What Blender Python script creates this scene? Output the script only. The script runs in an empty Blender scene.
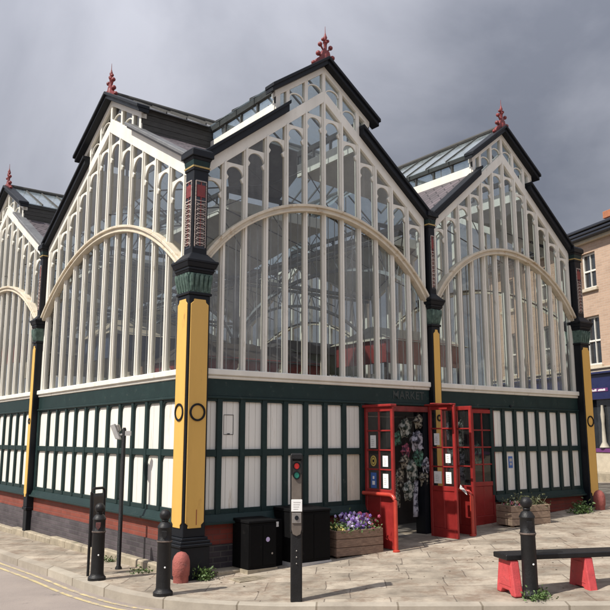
import bpy, bmesh, math, random
from math import sin, cos, radians as R, pi, sqrt, atan2
from mathutils import Vector, Matrix, noise
random.seed(7)
S = bpy.context.scene
COL = S.collection

# ------------------------------------------------------------------ camera, sky, sun, exposure
cam_d = bpy.data.cameras.new('camera'); cam = bpy.data.objects.new('camera', cam_d); COL.objects.link(cam)
cam_d.sensor_width = 36; cam_d.lens = 36*747/610; cam_d.clip_end = 2000; cam_d.clip_start = .05
cam.location = (-5.119, -9.393, 1.85)
cam.rotation_euler = (R(90)+math.atan(133/747), 0, R(52.9-90))
S.camera = cam
SUN_DIR = Vector((-cos(R(50))*cos(R(4)), cos(R(50))*sin(R(4)), sin(R(50))))   # towards the sun
sd = bpy.data.lights.new('sun', 'SUN'); sd.energy = 5.0; sd.angle = R(.6); sd.color = (1, .945, .86)
sun = bpy.data.objects.new('sun', sd); COL.objects.link(sun)
sun.rotation_euler = SUN_DIR.to_track_quat('Z', 'Y').to_euler()
W = bpy.data.worlds.new('World'); S.world = W; W.use_nodes = True
nt = W.node_tree; N = nt.nodes; L = nt.links; N.clear()
out = N.new('ShaderNodeOutputWorld'); bg = N.new('ShaderNodeBackground'); bg.inputs[1].default_value = .1
L.new(bg.outputs[0], out.inputs[0])
sky = N.new('ShaderNodeTexSky'); sky.sky_type = 'NISHITA'; sky.sun_disc = False
sky.sun_elevation = R(50); sky.sun_rotation = atan2(SUN_DIR.x, SUN_DIR.y)
tc = N.new('ShaderNodeTexCoord')
mp = N.new('ShaderNodeMapping'); mp.inputs['Scale'].default_value = (1.0, 1.0, 1.35); L.new(tc.outputs['Generated'], mp.inputs[0])
n1 = N.new('ShaderNodeTexNoise'); n1.inputs['Scale'].default_value = 1.9; n1.inputs['Detail'].default_value = 7; n1.inputs['Roughness'].default_value = .5; n1.inputs['Distortion'].default_value = .45
L.new(mp.outputs[0], n1.inputs[0])
cr = N.new('ShaderNodeValToRGB'); e = cr.color_ramp.elements
e[0].position = .36; e[0].color = (2.0, 2.2, 2.78, 1); e[1].position = .66; e[1].color = (5.0, 5.25, 6.1, 1)
L.new(n1.outputs[0], cr.inputs[0])
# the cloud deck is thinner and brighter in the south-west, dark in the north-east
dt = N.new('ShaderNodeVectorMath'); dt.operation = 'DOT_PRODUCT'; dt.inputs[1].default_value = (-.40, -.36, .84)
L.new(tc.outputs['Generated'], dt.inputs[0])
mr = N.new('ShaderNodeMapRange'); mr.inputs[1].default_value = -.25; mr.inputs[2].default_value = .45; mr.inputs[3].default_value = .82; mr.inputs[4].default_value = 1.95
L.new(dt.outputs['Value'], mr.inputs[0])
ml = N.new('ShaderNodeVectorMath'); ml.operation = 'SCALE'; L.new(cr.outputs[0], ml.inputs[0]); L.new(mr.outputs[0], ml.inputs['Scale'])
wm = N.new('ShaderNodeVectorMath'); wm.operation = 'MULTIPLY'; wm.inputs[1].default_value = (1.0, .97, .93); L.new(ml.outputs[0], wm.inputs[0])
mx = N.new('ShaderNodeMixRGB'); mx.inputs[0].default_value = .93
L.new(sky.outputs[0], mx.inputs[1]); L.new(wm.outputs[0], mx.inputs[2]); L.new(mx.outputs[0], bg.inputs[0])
S.view_settings.view_transform = 'Standard'; S.view_settings.look = 'None'
S.view_settings.gamma = 1; S.view_settings.use_curve_mapping = False; S.view_settings.exposure = .2
S.render.engine = 'CYCLES'; S.cycles.max_bounces = 10; S.cycles.transparent_max_bounces = 24
S.cycles.diffuse_bounces = 4

# ------------------------------------------------------------------ materials
def mat(name, col, rough=.6, var=.12, scale=6., bump=0., bscale=40., col2=None, spec=.5, metal=0., streak=0., grime=None, coord='Object'):
    m = bpy.data.materials.new(name); m.use_nodes = True
    n = m.node_tree.nodes; l = m.node_tree.links; b = n['Principled BSDF']
    b.inputs['Roughness'].default_value = rough; b.inputs['Metallic'].default_value = metal
    b.inputs['Specular IOR Level'].default_value = spec
    t = n.new('ShaderNodeTexCoord'); mpp = n.new('ShaderNodeMapping'); l.new(t.outputs[coord], mpp.inputs[0])
    if streak: mpp.inputs['Scale'].default_value = (1, 1, 1/streak)
    nz = n.new('ShaderNodeTexNoise'); nz.inputs['Scale'].default_value = scale; nz.inputs['Detail'].default_value = 6; nz.inputs['Roughness'].default_value = .65
    l.new(mpp.outputs[0], nz.inputs[0])
    c = n.new('ShaderNodeValToRGB'); c.color_ramp.elements[0].position = .3; c.color_ramp.elements[1].position = .7
    c2 = col2 or tuple(x*(1-var*2) for x in col)
    c.color_ramp.elements[0].color = (*c2, 1); c.color_ramp.elements[1].color = (*col, 1)
    l.new(nz.outputs[0], c.inputs[0]); src = c.outputs[0]
    if grime:
        gz = n.new('ShaderNodeTexNoise'); gz.inputs['Scale'].default_value = grime[2]; gz.inputs['Detail'].default_value = 9; gz.inputs['Roughness'].default_value = .75
        l.new(mpp.outputs[0], gz.inputs[0])
        gr = n.new('ShaderNodeMapRange'); gr.inputs[1].default_value = grime[1]; gr.inputs[2].default_value = grime[1]+.1; l.new(gz.outputs[0], gr.inputs[0])
        mm = n.new('ShaderNodeMixRGB'); mm.inputs[2].default_value = (*grime[0], 1); l.new(gr.outputs[0], mm.inputs[0]); l.new(src, mm.inputs[1]); src = mm.outputs[0]
    l.new(src, b.inputs['Base Color'])
    rr = n.new('ShaderNodeMapRange'); rr.inputs[3].default_value = max(0, rough-.12); rr.inputs[4].default_value = min(1, rough+.15); l.new(nz.outputs[0], rr.inputs[0]); l.new(rr.outputs[0], b.inputs['Roughness'])
    if bump:
        bz = n.new('ShaderNodeTexNoise'); bz.inputs['Scale'].default_value = bscale; bz.inputs['Detail'].default_value = 5; l.new(t.outputs[coord], bz.inputs[0])
        bp = n.new('ShaderNodeBump'); bp.inputs['Strength'].default_value = bump; bp.inputs['Distance'].default_value = .01
        l.new(bz.outputs[0], bp.inputs['Height']); l.new(bp.outputs[0], b.inputs['Normal'])
    return m

def brickmat(name, c1, c2, mortar, bw, bh, msize, axis, rough=.85, bump=.5, off=.5, sq=1., stain=None, distort=0., var=.5):
    """axis: 'xz','yz' (walls) or 'xy' (ground, rotated)"""
    m = bpy.data.materials.new(name); m.use_nodes = True
    n = m.node_tree.nodes; l = m.node_tree.links; b = n['Principled BSDF']; b.inputs['Roughness'].default_value = rough
    b.inputs['Specular IOR Level'].default_value = .3
    t = n.new('ShaderNodeTexCoord'); sp = n.new('ShaderNodeSeparateXYZ'); cb = n.new('ShaderNodeCombineXYZ')
    vec = t.outputs['Object']
    if axis == 'xy':
        mp_ = n.new('ShaderNodeMapping'); mp_.inputs['Rotation'].default_value = (0, 0, R(40)); l.new(vec, mp_.inputs[0]); vec = mp_.outputs[0]
    l.new(vec, sp.inputs[0])
    l.new(sp.outputs['XYZ'.index(axis[0].upper())], cb.inputs[0]); l.new(sp.outputs['XYZ'.index(axis[1].upper())], cb.inputs[1])
    v = cb.outputs[0]
    if distort:
        dn = n.new('ShaderNodeTexNoise'); dn.inputs['Scale'].default_value = 1.6; l.new(v, dn.inputs[0])
        sc = n.new('ShaderNodeVectorMath'); sc.operation = 'SCALE'; sc.inputs['Scale'].default_value = distort; l.new(dn.outputs['Color'], sc.inputs[0])
        ad = n.new('ShaderNodeVectorMath'); ad.operation = 'ADD'; l.new(v, ad.inputs[0]); l.new(sc.outputs[0], ad.inputs[1]); v = ad.outputs[0]
    bt = n.new('ShaderNodeTexBrick'); bt.inputs['Scale'].default_value = 1; bt.inputs['Brick Width'].default_value = bw; bt.inputs['Row Height'].default_value = bh
    bt.inputs['Mortar Size'].default_value = msize; bt.inputs['Mortar Smooth'].default_value = .3; bt.offset = off; bt.squash = sq; bt.squash_frequency = 3; bt.inputs['Bias'].default_value = -.1
    bt.inputs['Color1'].default_value = (*c1, 1); bt.inputs['Color2'].default_value = (*c2, 1); bt.inputs['Mortar'].default_value = (*mortar, 1)
    l.new(v, bt.inputs[0])
    nz = n.new('ShaderNodeTexNoise'); nz.inputs['Scale'].default_value = 2.2; nz.inputs['Detail'].default_value = 9; nz.inputs['Roughness'].default_value = .7; l.new(vec, nz.inputs[0])
    mr_ = n.new('ShaderNodeMapRange'); mr_.inputs[1].default_value = .3; mr_.inputs[2].default_value = .7; mr_.inputs[3].default_value = 1-var*.55; mr_.inputs[4].default_value = 1+var*.25; l.new(nz.outputs[0], mr_.inputs[0])
    sc2 = n.new('ShaderNodeVectorMath'); sc2.operation = 'SCALE'; l.new(bt.outputs[0], sc2.inputs[0]); l.new(mr_.outputs[0], sc2.inputs['Scale']); src = sc2.outputs[0]
    if stain:
        sz = n.new('ShaderNodeTexNoise'); sz.inputs['Scale'].default_value = stain[2]; sz.inputs['Detail'].default_value = 8; sz.inputs['Roughness'].default_value = .8; l.new(vec, sz.inputs[0])
        smr = n.new('ShaderNodeMapRange'); smr.inputs[1].default_value = stain[1]; smr.inputs[2].default_value = stain[1]+.12; smr.inputs[4].default_value = .6; l.new(sz.outputs[0], smr.inputs[0])
        mm = n.new('ShaderNodeMixRGB'); mm.inputs[2].default_value = (*stain[0], 1); l.new(smr.outputs[0], mm.inputs[0]); l.new(src, mm.inputs[1]); src = mm.outputs[0]
    l.new(src, b.inputs['Base Color'])
    fz = n.new('ShaderNodeTexNoise'); fz.inputs['Scale'].default_value = 60; l.new(vec, fz.inputs[0])
    ma = n.new('ShaderNodeMath'); ma.operation = 'MULTIPLY_ADD'; ma.inputs[1].default_value = .25; l.new(fz.outputs[0], ma.inputs[0])
    inv = n.new('ShaderNodeMath'); inv.operation = 'SUBTRACT'; inv.inputs[0].default_value = 1; l.new(bt.outputs['Fac'], inv.inputs[1]); l.new(inv.outputs[0], ma.inputs[2])
    bp = n.new('ShaderNodeBump'); bp.inputs['Strength'].default_value = bump; bp.inputs['Distance'].default_value = .012; l.new(ma.outputs[0], bp.inputs['Height']); l.new(bp.outputs[0], b.inputs['Normal'])
    return m

def glassmat(name, tint=(.8, .85, .85), rough=.03, dirt=.12, dirtcol=(.5, .5, .48), wav=.12):
    m = bpy.data.materials.new(name); m.use_nodes = True
    n = m.node_tree.nodes; l = m.node_tree.links; n.clear()
    o = n.new('ShaderNodeOutputMaterial'); tr = n.new('ShaderNodeBsdfTransparent'); tr.inputs[0].default_value = (*tint, 1)
    gl = n.new('ShaderNodeBsdfGlossy'); gl.inputs['Roughness'].default_value = rough
    fr = n.new('ShaderNodeLayerWeight'); fr.inputs[0].default_value = .5       # Facing: the same from both sides of a pane
    f1 = n.new('ShaderNodeMath'); f1.operation = 'POWER'; f1.inputs[1].default_value = 4.5; l.new(fr.outputs['Facing'], f1.inputs[0])
    f2 = n.new('ShaderNodeMath'); f2.operation = 'MULTIPLY_ADD'; f2.inputs[1].default_value = .9; f2.inputs[2].default_value = .05; f2.use_clamp = True; l.new(f1.outputs[0], f2.inputs[0])
    m1 = n.new('ShaderNodeMixShader'); l.new(f2.outputs[0], m1.inputs[0]); l.new(tr.outputs[0], m1.inputs[1]); l.new(gl.outputs[0], m1.inputs[2])
    t = n.new('ShaderNodeTexCoord'); nz = n.new('ShaderNodeTexNoise'); nz.inputs['Scale'].default_value = 1.3; l.new(t.outputs['Object'], nz.inputs[0])
    bp = n.new('ShaderNodeBump'); bp.inputs['Strength'].default_value = wav; bp.inputs['Distance'].default_value = .12; l.new(nz.outputs[0], bp.inputs['Height']); l.new(bp.outputs[0], gl.inputs['Normal'])
    df = n.new('ShaderNodeBsdfDiffuse'); df.inputs[0].default_value = (*dirtcol, 1)
    dz = n.new('ShaderNodeTexNoise'); dz.inputs['Scale'].default_value = 4; dz.inputs['Detail'].default_value = 8; dz.inputs['Roughness'].default_value = .8; 
    mpp = n.new('ShaderNodeMapping'); mpp.inputs['Scale'].default_value = (1.5, 1.5, .35); l.new(t.outputs['Object'], mpp.inputs[0]); l.new(mpp.outputs[0], dz.inputs[0])
    mr_ = n.new('ShaderNodeMapRange'); mr_.inputs[1].default_value = .35; mr_.inputs[2].default_value = .75; mr_.inputs[3].default_value = dirt*.4; mr_.inputs[4].default_value = dirt*2; l.new(dz.outputs[0], mr_.inputs[0])
    m2 = n.new('ShaderNodeMixShader'); l.new(mr_.outputs[0], m2.inputs[0]); l.new(m1.outputs[0], m2.inputs[1]); l.new(df.outputs[0], m2.inputs[2]); l.new(m2.outputs[0], o.inputs[0])
    return m

M = {}
M['cream'] = mat('cream_paint', (.80, .775, .69), .5, .09, 3, .15, 30, streak=4, grime=((.42, .38, .29), .60, 9))
M['arch'] = mat('arch_paint', (.66, .59, .46), .5, .12, 4, .2, 30, grime=((.38, .27, .15), .55, 5))
M['white'] = mat('white_board_paint', (.78, .765, .70), .6, .07, 2.5, .25, 8, streak=8, grime=((.56, .51, .42), .57, 5))
M['ply'] = mat('weathered_board', (.68, .62, .51), .8, .12, 5, .3, 20, streak=3, grime=((.33, .24, .15), .60, 7))
M['green'] = mat('dark_green_paint', (.015, .034, .033), .5, .14, 4, .15, 25, spec=.22, grime=((.055, .065, .058), .60, 8))
M['black'] = mat('black_paint', (.008, .010, .014), .5, .15, 6, .1, 20, spec=.25, grime=((.06, .06, .055), .68, 10))
M['blackiron'] = mat('black_iron', (.011, .011, .012), .48, .2, 8, .35, 70, spec=.35, grime=((.075, .07, .065), .64, 14))
M['cabblack'] = mat('cabinet_black', (.004, .004, .0045), .7, .2, 6, .1, 30, spec=.12, grime=((.02, .018, .016), .62, 6))
M['yellow'] = mat('yellow_paint', (.70, .42, .10), .45, .06, 3, .12, 20, streak=5, grime=((.42, .22, .06), .60, 8))
M['verdigris'] = mat('verdigris_leaf', (.12, .19, .155), .6, .3, 14, .3, 40, col2=(.02, .045, .038))
M['ornpaint'] = mat('ornament_paint', (.60, .52, .46), .6, .3, 45, col2=(.14, .10, .09))
M['gold'] = mat('gold_paint', (.45, .33, .12), .5, .2, 12)
M['red'] = mat('red_gloss_paint', (.31, .026, .024), .40, .16, 5, .12, 20, spec=.35, grime=((.16, .02, .018), .58, 9))
M['redd'] = mat('dull_red_paint', (.24, .032, .030), .5, .25, 8, .2, 30)
M['redrail'] = mat('rail_red_paint', (.50, .055, .035), .35, .15, 6, .1, 30, grime=((.25, .05, .04), .60, 12))
M['stonered'] = mat('red_painted_stone', (.36, .105, .085), .8, .15, 14, .8, 40, col2=(.24, .07, .06), grime=((.17, .10, .09), .6, 9))
M['shieldred'] = mat('worn_shield_red', (.17, .045, .04), .6, .4, 30, col2=(.03, .02, .02))
M['rubber'] = mat('red_rubber', (.60, .075, .08), .65, .14, 10, .3, 60, grime=((.28, .06, .06), .57, 12))
M['slate'] = mat('slate', (.13, .105, .115), .7, .2, 6, .3, 20)
M['slate'] = brickmat('slate_roof', (.14, .115, .125), (.085, .075, .08), (.04, .035, .04), .3, .16, .012, 'xy', .65, .6, var=.6)
M['lead'] = mat('lead_sheet', (.17, .175, .18), .55, .2, 3, .3, 12, col2=(.09, .09, .095))
M['timber'] = mat('dark_timber', (.07, .068, .062), .8, .25, 6, .3, 25, streak=.2)
M['roofglass'] = glassmat('roof_glass', (.88, .94, .97), .08, .1, (.62, .68, .68))
M['glass'] = glassmat('window_glass', (.76, .78, .76), .02, .09, (.56, .57, .56))
M['glass_dusty'] = glassmat('window_glass_dusty', (.76, .78, .76), .05, .17, (.56, .57, .56))
M['glass_side'] = glassmat('window_glass_side', (.70, .70, .67), .02, .03, (.36, .34, .31))
M['doorglass'] = glassmat('door_glass', (.8, .82, .82), .02, .02)
M['soffit'] = mat('soffit_boards', (.58, .57, .53), .7, .1, 3, .2, 20)
M['redbrick_x'] = brickmat('red_brick_painted', (.20, .040, .028), (.155, .034, .026), (.14, .045, .036), .24, .075, .010, 'xz', .7, .35, var=.4)  # shaded front copy of the red brick, shade put into its colour
M['redbrick_y'] = brickmat('red_brick_painted_side', (.24, .062, .042), (.19, .052, .036), (.19, .07, .055), .24, .075, .010, 'yz', .7, .35, var=.4)  # sunlit side copy of the same brick, coloured lighter for the sun
M['blue_x'] = brickmat('dark_brick', (.050, .042, .05), (.030, .027, .034), (.075, .07, .068), .24, .075, .010, 'xz', .6, .6, var=.7, stain=((.16, .15, .13), .62, 3))  # front copy of the plinth brick, darkened in colour for the shade
M['blue_y'] = brickmat('dark_brick_side', (.095, .080, .088), (.058, .050, .058), (.085, .078, .08), .24, .075, .010, 'yz', .6, .6, var=.7, stain=((.25, .22, .19), .64, 3))  # side copy of the plinth brick, sunlight put into its paler colour
M['plinthstone'] = mat('weathered_sandstone', (.40, .34, .25), .9, .2, 5, .6, 25, col2=(.22, .19, .14), grime=((.12, .13, .06), .6, 4))
M['flags'] = brickmat('stone_flags', (.41, .355, .285), (.28, .24, .19), (.19, .16, .13), .74, .46, .008, 'xy', .85, .5, off=.41, sq=1.5, stain=((.17, .115, .08), .49, 2.4), distort=.07, var=.95)
M['kerb'] = brickmat('kerb_stone', (.38, .34, .28), (.32, .28, .23), (.2, .17, .13), .9, 5, .012, 'xy', .85, .4, stain=((.2, .17, .14), .6, 5), var=.5)
M['asphalt'] = mat('worn_asphalt', (.30, .255, .225), .9, .12, 1.2, .6, 140, col2=(.235, .20, .18), grime=((.15, .13, .12), .62, 3))
M['yline'] = mat('road_yellow', (.56, .46, .24), .8, .15, 5, .3, 60, grime=((.30, .255, .21), .47, 7))
M['whitepaper'] = mat('white_paper', (.82, .82, .80), .6, .03, 10)
M['bluesign'] = mat('blue_sticker', (.05, .14, .42), .5, .05)
M['roundel'] = mat('ochre_roundel', (.62, .47, .12), .5, .1)
M['wood'] = mat('planter_wood', (.30, .20, .14), .85, .25, 9, .5, 18, col2=(.12, .075, .055), streak=.12, grime=((.10, .045, .03), .6, 5))
M['woodpale'] = mat('pale_planter_wood', (.36, .26, .185), .85, .25, 7, .5, 18, col2=(.20, .14, .10), streak=.15)
M['soil'] = mat('soil', (.05, .035, .025), .95, .3, 20, .6, 30)
M['leaf'] = mat('leaf_green', (.10, .17, .045), .6, .3, 9)
M['leaf2'] = mat('leaf_dull', (.12, .13, .06), .6, .3, 9)
M['pur'] = mat('petal_purple', (.22, .12, .42), .6, .2, 20)
M['lil'] = mat('petal_lilac', (.50, .42, .66), .6, .1, 20)
M['pnk'] = mat('petal_pink', (.62, .12, .22), .6, .1, 20)
M['pyel'] = mat('petal_yellow', (.80, .68, .22), .6, .1, 20)
M['bandpaint'] = mat('worn_band', (.16, .12, .10), .6, .3, 20)
M['steel'] = mat('dull_steel', (.34, .32, .30), .4, .15, 10, .1, 40, metal=.6)
M['housing'] = mat('signal_face', (.15, .125, .105), .4, .15, 10, .1, 40)
M['grey'] = mat('grey_casing', (.46, .45, .44), .5, .1, 10)
M['speck'] = mat('dry_leaf_specks', (.12, .085, .055), .9, .3, 3, col2=(.04, .03, .02))
M['floor'] = mat('market_floor', (.20, .18, .16), .6, .15, 3)
M['iron'] = mat('truss_paint', (.30, .32, .33), .5, .15, 6)
M['stallred'] = mat('stall_red', (.28, .04, .035), .5, .15, 5)
M['stalldark'] = mat('stall_dark', (.06, .05, .045), .6, .25, 5)
M['stallgrn'] = mat('stall_green', (.09, .13, .07), .6, .2, 5)
M['stallblue'] = mat('stall_blue', (.06, .09, .17), .6, .2, 5)
M['stallcream'] = mat('stall_cream', (.46, .42, .34), .6, .12, 5)
M['letter'] = mat('carved_letter', (.034, .048, .045), .5, .1, 8)
M['pinkbrick'] = brickmat('pink_brick', (.60, .40, .29), (.53, .345, .25), (.50, .38, .28), .24, .08, .008, 'yz', .85, .3, var=.25)
M['stonetrim'] = mat('pale_stone_trim', (.56, .49, .38), .8, .12, 5, .3, 25)
M['navy'] = mat('navy_shopfront', (.016, .022, .085), .3, .1, 5)
M['purple'] = mat('purple_strip', (.15, .04, .16), .5, .1, 5)
M['gutter'] = mat('gutter_paint', (.02, .024, .035), .4, .1, 5)
M['terracotta'] = mat('terracotta', (.46, .18, .09), .8, .2, 8, .3, 30)
M['winwhite'] = mat('sash_white', (.74, .72, .66), .5, .05, 8)
M['darkglass'] = mat('dark_pane', (.035, .04, .045), .06, .3, 2, spec=.8)
M['townbrick'] = brickmat('town_brick', (.30, .13, .085), (.22, .095, .065), (.30, .25, .2), .24, .08, .01, 'xz', .85, .3)
def emis(name, col, k):
    m = bpy.data.materials.new(name); m.use_nodes = True; b = m.node_tree.nodes['Principled BSDF']
    b.inputs['Base Color'].default_value = (*[c*.3 for c in col], 1); b.inputs['Emission Color'].default_value = (*col, 1); b.inputs['Emission Strength'].default_value = k
    nn = m.node_tree.nodes.new('ShaderNodeTexNoise'); nn.inputs['Scale'].default_value = 60
    mmr = m.node_tree.nodes.new('ShaderNodeMapRange'); mmr.inputs[3].default_value = .25; mmr.inputs[4].default_value = .45
    m.node_tree.links.new(nn.outputs[0], mmr.inputs[0]); m.node_tree.links.new(mmr.outputs[0], b.inputs['Roughness']); return m
M['lampred'] = emis('lit_red_lens', (.7, .03, .025), .30); M['lampgreen'] = emis('green_lens', (.03, .34, .24), .15)
M['bulb'] = emis('lit_bulb', (1, .9, .7), 8)

# ------------------------------------------------------------------ mesh helpers
class Fr:
    """local frame: s along the wall, d outwards, z up"""
    def __init__(f, o=(0, 0, 0), u=(1, 0), n=(0, -1)): f.o = Vector(o); f.u = Vector((*u, 0)); f.n = Vector((*n, 0))
    def __call__(f, s, d, z): return f.o + f.u*s + f.n*d + Vector((0, 0, z))
ID = Fr((0, 0, 0), (1, 0), (0, 1))
class MB:
    def __init__(s, fr=ID): s.b = bmesh.new(); s.fr = fr
    def face(s, pts):
        try: return s.b.faces.new([s.b.verts.new(s.fr(*p)) for p in pts])
        except ValueError: pass
    def box(s, a0, a1, d0, d1, z0, z1):
        return s.hexa([(a0, d0, z0), (a1, d0, z0), (a1, d1, z0), (a0, d1, z0), (a0, d0, z1), (a1, d0, z1), (a1, d1, z1), (a0, d1, z1)])
    def hexa(s, c):
        v = [s.b.verts.new(s.fr(*p)) for p in c]
        for f in ((0, 1, 2, 3), (4, 5, 6, 7), (0, 1, 5, 4), (1, 2, 6, 5), (2, 3, 7, 6), (3, 0, 4, 7)): s.b.faces.new([v[i] for i in f])
        return s
    def taper(s, cx, cy, h0, h1, z0, z1, k0=None, k1=None):
        k0 = h0 if k0 is None else k0; k1 = h1 if k1 is None else k1
        return s.hexa([(cx-h0, cy-k0, z0), (cx+h0, cy-k0, z0), (cx+h0, cy+k0, z0), (cx-h0, cy+k0, z0), (cx-h1, cy-k1, z1), (cx+h1, cy-k1, z1), (cx+h1, cy+k1, z1), (cx-h1, cy+k1, z1)])
    def prism(s, poly, d0, d1):
        """poly of (s,z) extruded over d"""
        n = len(poly); a = [s.b.verts.new(s.fr(p[0], d0, p[1])) for p in poly]; c = [s.b.verts.new(s.fr(p[0], d1, p[1])) for p in poly]
        s.b.faces.new(a); s.b.faces.new(c)
        for i in range(n): s.b.faces.new([a[i], a[(i+1) % n], c[(i+1) % n], c[i]])
        return s
    def strip(s, A, B, d0, d1):
        """closed ribbon between two (s,z) polylines of equal length, one continuous surface"""
        n = len(A); closed = (Vector(A[0])-Vector(A[-1])).length < 1e-5; m = n-1 if closed else n
        V = [[s.b.verts.new(s.fr(p[i][0], d, p[i][1])) for (p, d) in ((A, d0), (A, d1), (B, d1), (B, d0))] for i in range(m)]
        for i in range(n-1):
            u, w = V[i], V[(i+1) % m]
            for k in range(4): s.b.faces.new([u[k], u[(k+1) % 4], w[(k+1) % 4], w[k]])
        if not closed: s.b.faces.new(V[0]); s.b.faces.new(V[-1])
        return s
    def tube(s, pts, r, n=8, caps=True, local=True):
        P_ = [s.fr(*p) if local else Vector(p) for p in pts]; rings = []
        rr = r if isinstance(r, (list, tuple)) else [r]*len(P_)
        for i, p in enumerate(P_):
            t = (P_[min(i+1, len(P_)-1)]-P_[max(i-1, 0)]).normalized()
            a = t.cross(Vector((0, 0, 1)) if abs(t.z) < .9 else Vector((1, 0, 0))).normalized(); b_ = t.cross(a)
            rings.append([s.b.verts.new(p + (a*cos(2*pi*k/n)+b_*sin(2*pi*k/n))*rr[i]) for k in range(n)])
        for i in range(len(rings)-1):
            for k in range(n): s.b.faces.new([rings[i][k], rings[i][(k+1) % n], rings[i+1][(k+1) % n], rings[i+1][k]])
        if caps: s.b.faces.new(rings[0]); s.b.faces.new(rings[-1])
        return s
    def lathe(s, cx, cy, prof, n=24, local=True):
        rings = []
        for r, z in prof:
            rings.append([s.b.verts.new(s.fr(cx+r*cos(2*pi*k/n), cy+r*sin(2*pi*k/n), z)) for k in range(n)])
        for i in range(len(rings)-1):
            for k in range(n): s.b.faces.new([rings[i][k], rings[i][(k+1) % n], rings[i+1][(k+1) % n], rings[i+1][k]])
        s.b.faces.new(rings[0]); s.b.faces.new(rings[-1]); return s
    def ball(s, c, r, seg=16, sq=(1, 1, 1), rough=0):
        g = bmesh.ops.create_uvsphere(s.b, u_segments=seg, v_segments=max(6, seg//2), radius=1)
        p = s.fr(*c)
        for v in g['verts']:
            q = v.co.copy()
            if rough: q *= 1+rough*noise.noise(q*2.3+p*5)
            v.co = p+Vector((q.x*sq[0], q.y*sq[1], q.z*sq[2]))*r
        return s
    def build(s, name, m, parent=None, bevel=0, smooth=False, seg=1):
        bmesh.ops.recalc_face_normals(s.b, faces=s.b.faces)
        me = bpy.data.meshes.new(name); s.b.to_mesh(me); s.b.free(); me.materials.append(M[m] if isinstance(m, str) else m)
        o = bpy.data.objects.new(name, me); COL.objects.link(o)
        if smooth:
            for p in me.polygons: p.use_smooth = True
            me.set_sharp_from_angle(angle=R(40))
        if bevel:
            bv = o.modifiers.new('bevel', 'BEVEL'); bv.width = bevel; bv.segments = seg; bv.limit_method = 'ANGLE'; bv.angle_limit = R(35)
        if parent: o.parent = parent; o.matrix_parent_inverse = Matrix.Translation(-parent_loc(parent)) if False else o.matrix_parent_inverse
        return o
def parent_loc(p): return p.location
def kid(o, root):
    """parent while keeping world coordinates of meshes written in world space"""
    return o
def tag(o, label=None, cat=None, group=None, kind=None):
    if label: o['label'] = label
    if cat: o['category'] = cat
    if group: o['group'] = group
    if kind: o['kind'] = kind
    return o
def thing(name, label, cat, loc=(0, 0, 0), rz=0, group=None):
    o = bpy.data.objects.new(name, None); COL.objects.link(o); o.location = loc; o.rotation_euler = (0, 0, rz); o.empty_display_size = .2
    return tag(o, label, cat, group)
def copy_tree(o, parent=None):
    c = o.copy(); COL.objects.link(c); c.parent = parent
    for ch in list(o.children): copy_tree(ch, c)
    return c
def text(name, body, size, m, parent, loc, rot, ext=.006):
    cu = bpy.data.curves.new(name, 'FONT'); cu.body = body; cu.size = size; cu.extrude = ext; cu.offset = .003; cu.space_character = 1.08; cu.align_x = 'CENTER'; cu.align_y = 'CENTER'
    t = bpy.data.objects.new(name, cu); COL.objects.link(t)
    me = bpy.data.meshes.new_from_object(t); COL.objects.unlink(t); bpy.data.objects.remove(t)
    o = bpy.data.objects.new(name, me); COL.objects.link(o); me.materials.clear(); me.materials.append(M[m]); o.location = loc; o.rotation_euler = rot; o.parent = parent
    return o
def g(x, y): return .047*min(max(x, 0), 12.5) - .02*min(max(y, 0), 14)

# ------------------------------------------------------------------ ground, road, pavement
kerb = [(-1.30, 40), (-1.28, 14), (-1.25, 7), (-1.24, 4.4), (-1.22, 3.1), (-1.20, 2.3), (-1.20, 1.5), (-1.22, .75), (-1.20, .1), (-1.12, -.5), (-.90, -1.1), (-.55, -1.65), (-.15, -2.06), (.32, -2.52), (.9, -3.13), (1.5, -3.74), (2.46, -4.70), (4, -6.2), (8, -10.1), (20, -22)]
def dense(pl, step=.35, maxn=60):
    o = []
    for a, b in zip(pl, pl[1:]):
        n = max(1, min(maxn, int((Vector(b)-Vector(a)).length/step)))
        o += [tuple(Vector(a).lerp(Vector(b), i/n)) for i in range(n)]
    return o+[pl[-1]]
def smoothpl(pl, it=2):
    for _ in range(it):
        q = [pl[0]]
        for a, b in zip(pl, pl[1:]): a, b = Vector(a), Vector(b); q += [tuple(a.lerp(b, .25)), tuple(a.lerp(b, .75))]
        pl = q+[pl[-1]]
    return pl
K = dense(smoothpl(kerb), .4)
def offs(pl, d):
    o = []
    for i, p in enumerate(pl):
        a = Vector(pl[max(i-1, 0)]); b = Vector(pl[min(i+1, len(pl)-1)]); t = (b-a).normalized(); o.append((p[0]-t.y*d, p[1]+t.x*d))   # +d = to the left of travel = towards the building
    return o
def gsheet(xs, ys, off):
    b = MB(); vs = [[b.b.verts.new((x, y, g(x, y)+off)) for y in ys] for x in xs]
    for i in range(len(xs)-1):
        for j in range(len(ys)-1): b.b.faces.new([vs[i][j], vs[i+1][j], vs[i+1][j+1], vs[i][j+1]])
    return b
xs = [-600, -200, -60, -20, -8, -4, -2, 0, 2, 4, 6, 8, 10, 12, 12.5, 14, 20, 40, 100, 600]; ys = [-600, -200, -60, -25, -12, -8, -4, -2, 0, 2, 4, 6, 8, 10, 12, 14, 20, 40, 100, 600]
o = gsheet(xs, ys, -.11).build('road', 'asphalt'); o['kind'] = 'structure'
inner = []
for p in K:
    x, y = p
    if y > .6: inner.append((.35, max(y, .6)))
    else: inner.append((.35+max(0, (x+1.2))*4.2 if x < 2 else .35+3.2*4.2+(x-2)*1.6, .6))
Kin = offs(K, .155)
b = MB(); NR = 14; rows = []
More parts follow.
